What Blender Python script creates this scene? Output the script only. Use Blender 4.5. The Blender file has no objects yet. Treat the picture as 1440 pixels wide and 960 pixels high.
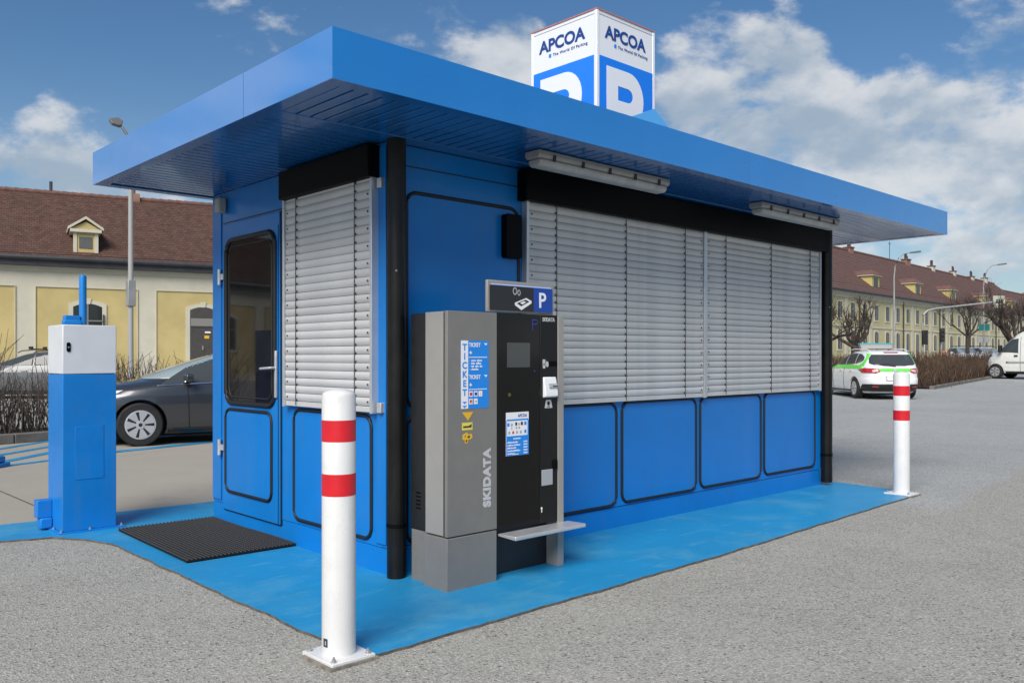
import bpy, bmesh, math, random
from math import sin, cos, pi, radians, sqrt, atan2
from mathutils import Vector, Matrix, noise as mnoise
random.seed(11)
scene = bpy.context.scene
COL = scene.collection

# ------------------------------------------------------------------ camera
# world axes: +X along the kiosk's long front, +Y away from the camera along its door side
FWD = (0.6840731, 0.7294135); RGT = (0.7294135, -0.6840731)
CAM_H = 1.3
cam_d = bpy.data.cameras.new('camera')
cam_d.sensor_width = 36.0; cam_d.lens = 36.0 * 1207 / 1440
cam_d.shift_y = 22.0 / 1440; cam_d.clip_start = 0.05; cam_d.clip_end = 6000
cam = bpy.data.objects.new('camera', cam_d); COL.objects.link(cam)
cam.location = (0, 0, CAM_H); cam.rotation_euler = (pi / 2, 0, atan2(-FWD[0], FWD[1]))
scene.camera = cam

def cw(x, d):
    """right / forward metres from the standing point -> world X, Y"""
    return (x * RGT[0] + d * FWD[0], x * RGT[1] + d * FWD[1])

# ------------------------------------------------------------------ light
SUN_EL = radians(42); SUN_DIR = Vector((-0.86, -0.51, 0)).normalized() * cos(SUN_EL) + Vector((0, 0, sin(SUN_EL)))
scene.view_settings.view_transform = 'Standard'; scene.view_settings.look = 'None'
scene.view_settings.exposure = 1.35; scene.view_settings.gamma = 1
scene.view_settings.use_curve_mapping = False
sun_d = bpy.data.lights.new('sun', 'SUN'); sun_d.energy = 1.75; sun_d.angle = radians(36); sun_d.color = (1.0, 0.95, 0.88)
sun = bpy.data.objects.new('sun', sun_d); COL.objects.link(sun)
sun.rotation_euler = SUN_DIR.to_track_quat('Z', 'Y').to_euler(); sun.location = (0, 0, 30)

class NT:
    def __init__(s, tree): s.t = tree; s.n = tree.nodes; s.l = tree.links
    def node(s, typ, **kw):
        n = s.n.new(typ)
        for k, v in kw.items(): setattr(n, k, v)
        return n
    def inp(s, sock, v):
        if v is None: return
        if isinstance(v, bpy.types.NodeSocket): s.l.new(v, sock)
        elif isinstance(v, bpy.types.Node): s.l.new(v.outputs[0], sock)
        else: sock.default_value = v
    def math(s, op, a, b=None, c=None, clamp=False):
        n = s.node('ShaderNodeMath', operation=op, use_clamp=clamp)
        for i, v in enumerate((a, b, c)): s.inp(n.inputs[i], v)
        return n.outputs[0]
    def vmath(s, op, a, b=None, scale=None):
        n = s.node('ShaderNodeVectorMath', operation=op)
        s.inp(n.inputs[0], a); s.inp(n.inputs[1], b)
        if scale is not None: s.inp(n.inputs['Scale'], scale)
        return n
    def mix(s, f, a, b, blend='MIX'):
        n = s.node('ShaderNodeMix', data_type='RGBA', blend_type=blend)
        s.inp(n.inputs['Factor'], f)
        for k, v in ((6, a), (7, b)):
            if isinstance(v, tuple) and len(v) == 3: v = v + (1,)
            s.inp(n.inputs[k], v)
        return n.outputs[2]
    def noise(s, vec, scale, detail=4, rough=0.55, dist=0.0):
        n = s.node('ShaderNodeTexNoise')
        s.inp(n.inputs['Vector'], vec); n.inputs['Scale'].default_value = scale
        n.inputs['Detail'].default_value = detail; n.inputs['Roughness'].default_value = rough
        n.inputs['Distortion'].default_value = dist
        return n.outputs[0]
    def voro(s, vec, scale):
        n = s.node('ShaderNodeTexVoronoi'); s.inp(n.inputs['Vector'], vec); n.inputs['Scale'].default_value = scale
        return n
    def smooth(s, v, a, b, lo=0.0, hi=1.0):
        n = s.node('ShaderNodeMapRange', interpolation_type='SMOOTHSTEP')
        s.inp(n.inputs[0], v)
        for i, k in enumerate((a, b, lo, hi)): n.inputs[i + 1].default_value = k
        return n.outputs[0]

world = bpy.data.worlds.new('World'); scene.world = world; world.use_nodes = True
W = NT(world.node_tree); W.n.clear()
sky = W.node('ShaderNodeTexSky', sky_type='NISHITA', sun_disc=False)
sky.sun_elevation = SUN_EL; sky.sun_rotation = atan2(SUN_DIR.x, SUN_DIR.y)
sky.air_density = 1.0; sky.dust_density = 1.0; sky.ozone_density = 2.5
hsv = W.node('ShaderNodeHueSaturation'); hsv.inputs['Saturation'].default_value = 1.22; hsv.inputs['Value'].default_value = 0.92
W.l.new(sky.outputs[0], hsv.inputs['Color'])
tc = W.node('ShaderNodeTexCoord'); D = W.vmath('NORMALIZE', tc.outputs['Generated']).outputs[0]
sxyz = W.node('ShaderNodeSeparateXYZ'); W.l.new(D, sxyz.inputs[0])
flat = W.vmath('MULTIPLY', D, (1, 1, 1.7)).outputs[0]
def cloud_noise(v):
    a = W.noise(v, 7.0, 13, 0.58, 0.12)
    return a
n1 = cloud_noise(flat)
n2 = cloud_noise(W.vmath('ADD', flat, (-0.012, -0.006, 0.030)).outputs[0])
big = W.noise(W.vmath('ADD', flat, (3.1, 1.7, 0.4)).outputs[0], 1.6, 2, 0.5)
# cumulus banks: direction (right, forward, up), angular radius in degrees, weight
BANKS = [(-.510, 1, .232, 3.5, .85), (-.60, 1, .245, 1.8, .6), (-.29, 1, .395, 3.8, .60), (-.16, 1, .415, 4.8, .58),
         (-.10, 1, .34, 4.6, .85), (-.01, 1, .32, 4.0, .9), (.24, 1, .33, 4.5, 1.0), (.32, 1, .27, 5.2, 1.0),
         (.40, 1, .21, 5.5, .82), (.47, 1, .26, 4.6, .90), (.56, 1, .24, 4.4, 1.0), (.50, 1, .17, 6.0, .72), (.60, 1, .16, 4, .75),
         (.58, 1, .37, 4.2, .72), (.27, 1, .41, 3.2, .55), (.20, 1, .22, 7.0, .75), (.05, 1, .22, 6.0, .7), (.63, 1, .29, 5, .9),
         (-.30, 1, .16, 3.0, .5), (-2.4, 1, .75, 17, 1.0), (-1.3, 1, .9, 7, .8), (-.42, 1, .185, 2.6, .75)]  # widest bank lies out of view, added for the left fascia's pale reflection
acc = None
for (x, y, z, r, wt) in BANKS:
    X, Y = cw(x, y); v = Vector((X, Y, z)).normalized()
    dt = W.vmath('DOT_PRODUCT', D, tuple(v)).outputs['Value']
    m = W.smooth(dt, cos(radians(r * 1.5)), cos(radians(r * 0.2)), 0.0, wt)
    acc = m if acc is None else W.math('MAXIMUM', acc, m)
gen = W.smooth(big, 0.48, 0.66, 0.0, 0.85)
away = W.math('SUBTRACT', 1.0, W.smooth(W.vmath('DOT_PRODUCT', D, tuple(Vector((*cw(0, 1), 0.25)).normalized())).outputs['Value'], cos(radians(62)), cos(radians(36)), 0.0, 1.0))
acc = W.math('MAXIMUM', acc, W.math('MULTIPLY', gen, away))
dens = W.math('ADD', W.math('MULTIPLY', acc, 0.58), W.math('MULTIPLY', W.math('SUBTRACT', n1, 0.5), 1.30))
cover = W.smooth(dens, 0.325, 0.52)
m1 = W.noise(flat, 5.0, 3.5, 0.5, 0.1); m2 = W.noise(W.vmath('ADD', flat, (-0.02, -0.01, 0.075)).outputs[0], 5.0, 3.5, 0.5, 0.1)
lit = W.smooth(W.math('ADD', W.math('MULTIPLY', W.math('SUBTRACT', m1, m2), 0.75), W.math('MULTIPLY', W.math('SUBTRACT', n1, n2), 0.55)), -0.115, 0.115)
ccol = W.mix(lit, (0.145, 0.178, 0.215), (0.295, 0.298, 0.302))
hz = W.smooth(sxyz.outputs['Z'], 0.0, 0.32, 0.40, 0.0)
cs = W.node('ShaderNodeMix', data_type='RGBA'); 
skyc = W.mix(1.0, hsv.outputs[0], (0.044, 0.044, 0.044), 'MULTIPLY')
skyc = W.mix(hz, skyc, (0.17, 0.22, 0.26))
final = W.mix(W.math('MULTIPLY', cover, 0.86), skyc, ccol)
W.n.remove(cs)
bg = W.node('ShaderNodeBackground'); bg.inputs['Strength'].default_value = 1.0
wo = W.node('ShaderNodeOutputWorld')
# the colours above are divided so that the Background itself stays at strength 0.1
scale_up = W.vmath('SCALE', final, scale=10.0)
W.l.new(scale_up.outputs[0], bg.inputs['Color']); bg.inputs['Strength'].default_value = 0.1
W.l.new(bg.outputs[0], wo.inputs[0])

# ------------------------------------------------------------------ materials
MATS = {}
def mat(name, col, rough=0.5, metal=0.0, var=0.0, vscale=6.0, coat=0.0, bump=0.0, bscale=40.0, spec=0.5, emit=None, dirt=None, obvar=0.0, streak=None):
    """dirt = (colour, amount, scale): blotches of grime"""
    if name in MATS: return MATS[name]
    m = bpy.data.materials.new(name); m.use_nodes = True
    T = NT(m.node_tree); b = T.n['Principled BSDF']
    tcn = T.node('ShaderNodeTexCoord'); P = tcn.outputs['Object']
    c = tuple(col) + (1,)
    out = None
    if var:
        f = T.smooth(T.noise(P, vscale, 5), 0.3, 0.7)
        lo = tuple(x * (1 - var) for x in col); hi = tuple(min(1, x * (1 + var)) for x in col)
        out = T.mix(f, lo, hi)
    if dirt:
        f = T.math('MULTIPLY', T.smooth(T.noise(P, dirt[2], 6, 0.65), 0.5, 0.72), dirt[1])
        out = T.mix(f, out if out else c, dirt[0])
    if streak:
        v = T.vmath('MULTIPLY', P, (9.0, 9.0, 0.55)).outputs[0]
        f = T.math('MULTIPLY', T.math('MULTIPLY', T.smooth(T.noise(v, 1.5, 6, 0.65), 0.50, 0.70), T.smooth(T.noise(P, 1.1, 3), 0.35, 0.65)), streak[1])
        out = T.mix(f, out if out else c, streak[0])
    if obvar:
        oi = T.node('ShaderNodeObjectInfo')
        h = T.node('ShaderNodeHueSaturation'); T.inp(h.inputs['Color'], out if out else c)
        T.inp(h.inputs['Value'], T.math('ADD', 1 - obvar, T.math('MULTIPLY', oi.outputs['Random'], 2 * obvar)))
        out = h.outputs[0]
    T.inp(b.inputs['Base Color'], out if out else c)
    if var or dirt:
        T.inp(b.inputs['Roughness'], T.smooth(T.noise(P, vscale * 2.3, 4), 0.2, 0.8, rough * 0.8, min(1, rough * 1.25)))
    else: b.inputs['Roughness'].default_value = rough
    b.inputs['Metallic'].default_value = metal
    b.inputs['Specular IOR Level'].default_value = spec
    b.inputs['Coat Weight'].default_value = coat; b.inputs['Coat Roughness'].default_value = 0.06
    if bump:
        bn = T.node('ShaderNodeBump'); bn.inputs['Strength'].default_value = bump; bn.inputs['Distance'].default_value = 0.01
        T.inp(bn.inputs['Height'], T.noise(P, bscale, 5)); T.l.new(bn.outputs[0], b.inputs['Normal'])
        if coat: T.l.new(bn.outputs[0], b.inputs['Coat Normal'])
    if emit: b.inputs['Emission Color'].default_value = tuple(emit[:3]) + (1,); b.inputs['Emission Strength'].default_value = emit[3]
    MATS[name] = m
    return m

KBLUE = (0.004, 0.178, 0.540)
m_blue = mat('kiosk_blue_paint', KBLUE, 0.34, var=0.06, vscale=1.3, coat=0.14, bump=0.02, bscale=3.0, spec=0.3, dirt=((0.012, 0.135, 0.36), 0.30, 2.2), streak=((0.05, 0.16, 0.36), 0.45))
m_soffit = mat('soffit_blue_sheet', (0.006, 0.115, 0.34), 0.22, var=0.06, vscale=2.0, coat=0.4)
m_barblue = mat('cabinet_blue_paint', (0.005, 0.185, 0.55), 0.38, var=0.07, vscale=3, coat=0.1, spec=0.3, bump=0.02, bscale=4, dirt=((0.03, 0.14, 0.34), 0.35, 6), streak=((0.06, 0.18, 0.36), 0.4))
m_fascia = mat('fascia_gloss_paint', KBLUE, 0.30, var=0.04, vscale=1.3, coat=1.0, bump=0.006, bscale=1.2)
m_fascia.node_tree.nodes['Principled BSDF'].inputs['Coat IOR'].default_value = 2.05
m_gasket = mat('black_rubber', (0.008, 0.008, 0.009), 0.55)
m_black = mat('black_coated_metal', (0.0022, 0.0022, 0.0025), 0.5, spec=0.1)
m_pipe = mat('downpipe_black', (0.007, 0.0065, 0.006), 0.35, spec=0.3, var=0.3, vscale=5)
m_slat = mat('aluminium_slat', (0.55, 0.545, 0.535), 0.42, metal=0.05, var=0.06, vscale=3, obvar=0.05, dirt=((0.28, 0.28, 0.27), 0.25, 5))
m_alu = mat('anodised_aluminium', (0.62, 0.63, 0.64), 0.35, metal=0.6, var=0.05)
m_cord = mat('grey_cord', (0.05, 0.05, 0.053), 0.7)
m_glassdark = mat('dark_glass', (0.010, 0.010, 0.011), 0.03, spec=0.28, var=0.3, vscale=4)
m_white = mat('white_paint', (0.66, 0.66, 0.65), 0.3, var=0.02, dirt=((0.48, 0.46, 0.42), 0.30, 9), coat=0.10, streak=((0.50, 0.47, 0.42), 0.35))
m_red = mat('red_band', (0.58, 0.012, 0.022), 0.35, var=0.06)
m_whitemetal = mat('white_cabinet_paint', (0.62, 0.64, 0.66), 0.38, var=0.03)
m_diff = mat('diffuser_plastic', (0.42, 0.42, 0.40), 0.35, var=0.12, vscale=9)
m_lampbody = mat('lamp_housing_grey', (0.32, 0.32, 0.31), 0.5, var=0.1)
m_clip = mat('dark_clip', (0.03, 0.03, 0.03), 0.5)
m_greybox = mat('grey_plastic', (0.36, 0.36, 0.33), 0.5)
m_mgrey = mat('machine_grey', (0.185, 0.178, 0.165), 0.42, var=0.04, vscale=8, bump=0.02, bscale=300, dirt=((0.15, 0.15, 0.14), 0.2, 5))
m_mlight = mat('machine_grey_side', (0.285, 0.272, 0.25), 0.42, var=0.03, vscale=8)
m_mdark = mat('machine_dark', (0.012, 0.012, 0.013), 0.45, var=0.1)
m_mpanel = mat('machine_black_gloss', (0.004, 0.004, 0.0045), 0.08, spec=0.35)
m_mpanel2 = mat('machine_black_satin', (0.009, 0.009, 0.010), 0.3, spec=0.3)
m_screen = mat('screen_off', (0.060, 0.065, 0.065), 0.12)
m_stick_w = mat('sticker_white', (0.78, 0.79, 0.80), 0.4)
m_stick_b = mat('sticker_blue', (0.01, 0.23, 0.72), 0.4)
m_stick_db = mat('sticker_dark_blue', (0.008, 0.055, 0.33), 0.4)
m_stick_k = mat('sticker_black', (0.02, 0.02, 0.022), 0.4)
m_stick_g = mat('sticker_grey', (0.35, 0.36, 0.38), 0.4)
m_stick_r = mat('sticker_red', (0.60, 0.03, 0.03), 0.4)
m_yellow = mat('sticker_yellow', (0.72, 0.42, 0.02), 0.4)
m_yellow2 = mat('sticker_lemon', (0.70, 0.60, 0.10), 0.4)
m_brand = mat('lettering_navy', (0.012, 0.055, 0.24), 0.4)
m_letgrey = mat('lettering_pale_grey', (0.50, 0.50, 0.50), 0.4)
m_ledblue = mat('led_blue', (0.02, 0.03, 0.25), 0.4, emit=(0.08, 0.13, 0.8, 0.14))
m_ledwhite = mat('led_strip', (0.25, 0.33, 0.55), 0.4, emit=(0.35, 0.50, 1.0, 0.16))
m_signw = mat('sign_white_acrylic', (0.77, 0.78, 0.79), 0.18, coat=0.2)
m_signb = mat('sign_blue_film', (0.010, 0.20, 0.78), 0.25, coat=0.2)
m_lid = mat('sign_lid_edge', (0.45, 0.18, 0.15), 0.5)
m_skirt = mat('roof_sky_sheen_blue', (0.07, 0.30, 0.62), 0.3, coat=0.2)  # roof cap's pale tone is sky reflection put into the base colour
m_steel = mat('zinc_steel', (0.45, 0.45, 0.44), 0.4, metal=0.7, var=0.1)
m_matrub = mat('rubber_mat', (0.010, 0.010, 0.010), 0.8, spec=0.2, var=0.25, vscale=30)
m_tyre = mat('tyre_rubber', (0.012, 0.012, 0.012), 0.75, var=0.2, vscale=10)
m_rim = mat('silver_rim', (0.55, 0.56, 0.58), 0.3, metal=0.5)
m_well = mat('underbody_black', (0.006, 0.006, 0.006), 0.8)
m_cglass = mat('car_glass', (0.050, 0.058, 0.060), 0.03, spec=0.35)
m_wscreen = mat('car_windscreen', (0.26, 0.31, 0.31), 0.05, spec=0.4)  # pale base colour stands in for bright sky mirrored in the glass
m_trim = mat('black_trim', (0.012, 0.012, 0.013), 0.45)
m_chrome = mat('chrome', (0.75, 0.75, 0.76), 0.12, metal=1.0)
m_tail = mat('tail_lamp_red', (0.42, 0.02, 0.03), 0.12, coat=0.6)
m_tailclear = mat('tail_lamp_clear', (0.62, 0.50, 0.52), 0.12, coat=0.6)
m_head = mat('headlamp_clear', (0.62, 0.66, 0.68), 0.08, coat=0.8)
m_green = mat('car_green_stripe', (0.13, 0.66, 0.07), 0.35)
m_teal = mat('taxi_teal', (0.06, 0.36, 0.36), 0.35)
m_plate = mat('number_plate', (0.70, 0.70, 0.70), 0.4)
p_dark = mat('paint_anthracite', (0.046, 0.051, 0.058), 0.25, metal=0.4, coat=0.8)
p_white = mat('paint_white', (0.76, 0.77, 0.78), 0.28, coat=0.6, var=0.02)
p_silver = mat('paint_silver', (0.11, 0.115, 0.122), 0.4, metal=0.2, coat=0.4)
p_van = mat('paint_van_white', (0.70, 0.70, 0.66), 0.35, coat=0.3, var=0.05, dirt=((0.45, 0.42, 0.36), 0.3, 1.5))
m_stuccoy = mat('yellow_render', (0.48, 0.385, 0.165), 0.9, var=0.09, vscale=0.9, bump=0.05, bscale=30, dirt=((0.42, 0.34, 0.16), 0.3, 1.4))
m_stuccow = mat('cream_render', (0.52, 0.49, 0.39), 0.9, var=0.06, vscale=0.8, bump=0.05, bscale=30, dirt=((0.40, 0.37, 0.30), 0.3, 1.8))
m_stuccoy2 = mat('pale_yellow_render', (0.47, 0.42, 0.23), 0.9, var=0.07, vscale=0.5)
m_stuccoy3 = mat('dormer_yellow', (0.48, 0.40, 0.15), 0.9, var=0.06, vscale=1.5)
m_gutter = mat('gutter_lead', (0.035, 0.035, 0.04), 0.5, var=0.2, vscale=2)
m_brownmetal = mat('brown_door', (0.055, 0.05, 0.045), 0.55, var=0.1)
m_windark = mat('window_glass_far', (0.02, 0.023, 0.025), 0.08, spec=0.5)
m_winframe = mat('window_frame_grey', (0.20, 0.20, 0.18), 0.6)
m_bark = mat('bark', (0.050, 0.036, 0.028), 0.9, var=0.4, vscale=8)
m_twig = mat('twig', (0.085, 0.066, 0.052), 0.9, var=0.5, vscale=3)
m_twig2 = mat('twig_brown', (0.10, 0.062, 0.038), 0.9, var=0.5, vscale=1.5)
m_kerb = mat('kerb_stone', (0.14, 0.13, 0.12), 0.9, var=0.25, vscale=5, bump=0.2)
m_soil = mat('soil', (0.045, 0.036, 0.028), 1.0, var=0.4, vscale=5, bump=0.4, bscale=20)
m_pole = mat('galvanised_pole', (0.34, 0.34, 0.33), 0.45, metal=0.4, var=0.1, vscale=2)
m_polewhite = mat('pale_pole', (0.33, 0.33, 0.32), 0.5)
m_lamphead = mat('lamp_head_grey', (0.12, 0.12, 0.12), 0.5)
m_signwhite = mat('traffic_sign_white', (0.40, 0.42, 0.34), 0.5)
m_signteal = mat('street_sign_teal', (0.015, 0.16, 0.15), 0.5)
m_orange = mat('orange_plastic', (0.75, 0.16, 0.02), 0.5)
m_chimney = mat('chimney_brick', (0.26, 0.14, 0.10), 0.9, var=0.2, vscale=2)

def mat_roof(name, base, dark, tw, th, rand):
    m = bpy.data.materials.new(name); m.use_nodes = True
    T = NT(m.node_tree); b = T.n['Principled BSDF']
    uv = T.node('ShaderNodeUVMap').outputs[0]
    br = T.node('ShaderNodeTexBrick'); T.inp(br.inputs['Vector'], uv)
    br.inputs['Color1'].default_value = tuple(base) + (1,); br.inputs['Color2'].default_value = tuple(x * rand for x in base) + (1,)
    br.inputs['Mortar'].default_value = tuple(x * 0.22 for x in base) + (1,)
    br.inputs['Scale'].default_value = 1; br.inputs['Mortar Size'].default_value = 0.008
    br.inputs['Brick Width'].default_value = tw; br.inputs['Row Height'].default_value = th
    nn = T.noise(T.vmath('MULTIPLY', uv, (1.0, 1.0, 1)).outputs[0], 0.6, 6, 0.6)
    c = T.mix(T.math('MULTIPLY', T.smooth(nn, 0.5, 0.75), 0.6), br.outputs[0], dark)
    n2 = T.noise(uv, 2.6, 6, 0.7)
    c = T.mix(T.math('MULTIPLY', T.smooth(n2, 0.55, 0.68), 0.75), c, tuple(x * 0.30 for x in base))
    T.inp(b.inputs['Base Color'], c); b.inputs['Roughness'].default_value = 0.92
    return m
m_tile = mat_roof('clay_tiles', (0.130, 0.066, 0.048), (0.08, 0.05, 0.042), 0.19, 0.1909, 0.62)
m_tile2 = mat_roof('clay_tiles_far', (0.135, 0.072, 0.058), (0.10, 0.06, 0.05), 0.2, 0.3, 0.8)
m_ridge = mat('ridge_tile', (0.15, 0.075, 0.058), 0.9, var=0.2, vscale=3)

def mat_ground(name, tint, kind):
    m = bpy.data.materials.new(name); m.use_nodes = True
    T = NT(m.node_tree); b = T.n['Principled BSDF']
    P = T.node('ShaderNodeTexCoord').outputs['Object']
    big = T.noise(P, 0.35, 5, 0.6)
    mid = T.noise(P, 2.2, 5, 0.65)
    if kind == 'asphalt':
        v = T.voro(P, 95); v2 = T.voro(P, 170)
        g1 = T.node('ShaderNodeSeparateColor'); T.inp(g1.inputs[0], v.outputs['Color'])
        g2 = T.node('ShaderNodeSeparateColor'); T.inp(g2.inputs[0], v2.outputs['Color'])
        grain = T.math('ADD', T.math('MULTIPLY', g1.outputs[0], 0.55), T.math('MULTIPLY', g2.outputs[0], 0.45))
        fine = T.noise(P, 60, 3, 0.7)
        val = T.math('ADD', 0.56, T.math('MULTIPLY', grain, 0.62))
        val = T.math('ADD', val, T.math('MULTIPLY', T.math('SUBTRACT', fine, 0.5), 0.5))
        val = T.math('ADD', val, T.math('MULTIPLY', T.math('SUBTRACT', big, 0.5), 0.28))
        val = T.math('ADD', val, T.math('MULTIPLY', T.math('SUBTRACT', mid, 0.5), 0.22))
        # occasional pale and black stones
        sp = T.smooth(g2.outputs[1], 0.93, 0.97)
        dk = T.smooth(g1.outputs[1], 0.92, 0.96)
        val = T.math('ADD', val, T.math('MULTIPLY', sp, 0.45))
        val = T.math('SUBTRACT', val, T.math('MULTIPLY', dk, 0.40))
        s3 = T.node('ShaderNodeSeparateXYZ'); T.inp(s3.inputs[0], P)
        # newer, bluer surfacing beyond the slab, the warmer older one nearer the camera
        edge = T.math('ADD', s3.outputs[1], T.math('MULTIPLY', T.math('SUBTRACT', T.noise(P, 0.7, 3), 0.5), 0.5))
        farm = T.smooth(T.math('SUBTRACT', edge, T.math('MULTIPLY', T.math('SUBTRACT', s3.outputs[0], 8.0), 0.12)), 2.75, 2.95)
        farm = T.math('MULTIPLY', farm, T.smooth(s3.outputs[0], 7.4, 7.9))
        tone = T.mix(farm, tint, (tint[0] * 1.02, tint[1] * 1.06, tint[2] * 1.14))
        bh = T.math('ADD', T.math('MULTIPLY', v.outputs['Distance'], 1.0), T.math('MULTIPLY', fine, 0.6))
        bs = 0.75
    elif kind == 'concrete':
        fine = T.noise(P, 45, 5, 0.7)
        val = T.math('ADD', 0.80, T.math('MULTIPLY', T.math('SUBTRACT', fine, 0.5), 0.28))
        val = T.math('ADD', val, T.math('MULTIPLY', big, 0.24))
        val = T.math('ADD', val, T.math('MULTIPLY', mid, 0.14))
        val = T.math('SUBTRACT', val, T.math('MULTIPLY', T.smooth(T.noise(P, 0.9, 7, 0.7), 0.56, 0.74), 0.22))
        tone = tint; bh = fine; bs = 0.15
    else:
        fine = T.noise(P, 70, 5, 0.7)
        val = T.math('ADD', 0.86, T.math('MULTIPLY', T.math('SUBTRACT', fine, 0.5), 0.25))
        worn = T.smooth(T.noise(P, 1.7, 7, 0.68, 0.4), 0.46, 0.68)
        tone = T.mix(T.math('MULTIPLY', worn, 0.75), tint, (0.075, 0.34, 0.56))
        streak = T.smooth(T.noise(T.vmath('MULTIPLY', P, (1.0, 4.5, 1)).outputs[0], 2.6, 6, 0.7, 0.8), 0.55, 0.72)
        tone = T.mix(T.math('MULTIPLY', streak, 0.50), tone, (0.15, 0.40, 0.58))
        scuff = T.smooth(T.noise(P, 5.0, 8, 0.75), 0.60, 0.74)
        tone = T.mix(T.math('MULTIPLY', scuff, 0.42), tone, (0.04, 0.17, 0.27))
        val = T.math('ADD', val, T.math('MULTIPLY', T.math('SUBTRACT', mid, 0.5), 0.25))
        bh = fine; bs = 0.25
    h = T.node('ShaderNodeHueSaturation')
    if isinstance(tone, tuple): tone = tone + (1,)
    T.inp(h.inputs['Color'], tone); T.inp(h.inputs['Value'], val)
    T.inp(b.inputs['Base Color'], h.outputs[0]); b.inputs['Roughness'].default_value = 0.45 if kind == 'paint' else 0.93
    b.inputs['Specular IOR Level'].default_value = 0.35 if kind == 'paint' else 0.2
    bn = T.node('ShaderNodeBump'); bn.inputs['Strength'].default_value = bs; bn.inputs['Distance'].default_value = 0.006
    T.inp(bn.inputs['Height'], bh); T.l.new(bn.outputs[0], b.inputs['Normal'])
    return m
m_asphalt = mat_ground('asphalt_aggregate', (0.362, 0.355, 0.322), 'asphalt')
m_concrete = mat_ground('concrete_pavement', (0.325, 0.300, 0.255), 'concrete')
m_slab = mat_ground('blue_floor_paint', (0.018, 0.275, 0.56), 'paint')
m_slabedge = mat('slab_edge_dark', (0.10, 0.09, 0.075), 0.95, var=0.3, vscale=20)

# ------------------------------------------------------------------ helpers
ORG = {}; ROOTM = {}
def tag(o, label=None, cat=None, group=None, kind=None):
    if label: o['label'] = label
    if cat: o['category'] = cat
    if group: o['group'] = group
    if kind: o['kind'] = kind
    return o
def thing(name, label, cat, loc, rz=0.0, group=None):
    o = bpy.data.objects.new(name, None); COL.objects.link(o)
    o.location = loc; o.rotation_euler = (0, 0, rz); o.empty_display_size = 0.2
    ORG[o] = Vector((0, 0, 0)); ROOTM[o] = (Matrix.Translation(Vector(loc)) @ Matrix.Rotation(rz, 4, 'Z')).inverted()
    return tag(o, label, cat, group)
def root_of(o):
    while o.parent: o = o.parent
    return o
def link(name, me, parent, center, kind=None, label=None):
    """center: in the root's local space"""
    o = bpy.data.objects.new(name, me); COL.objects.link(o)
    ORG[o] = Vector(center)
    if parent:
        o.parent = parent; o.location = ORG[o] - ORG[parent]
    else: o.location = center
    if kind: o['kind'] = kind
    if label: o['label'] = label
    return o
def copy_tree(o, parent=None):
    c = o.copy(); COL.objects.link(c)
    if parent: c.parent = parent
    ORG[c] = ORG[o]
    for ch in list(o.children): copy_tree(ch, c)
    return c

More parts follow.
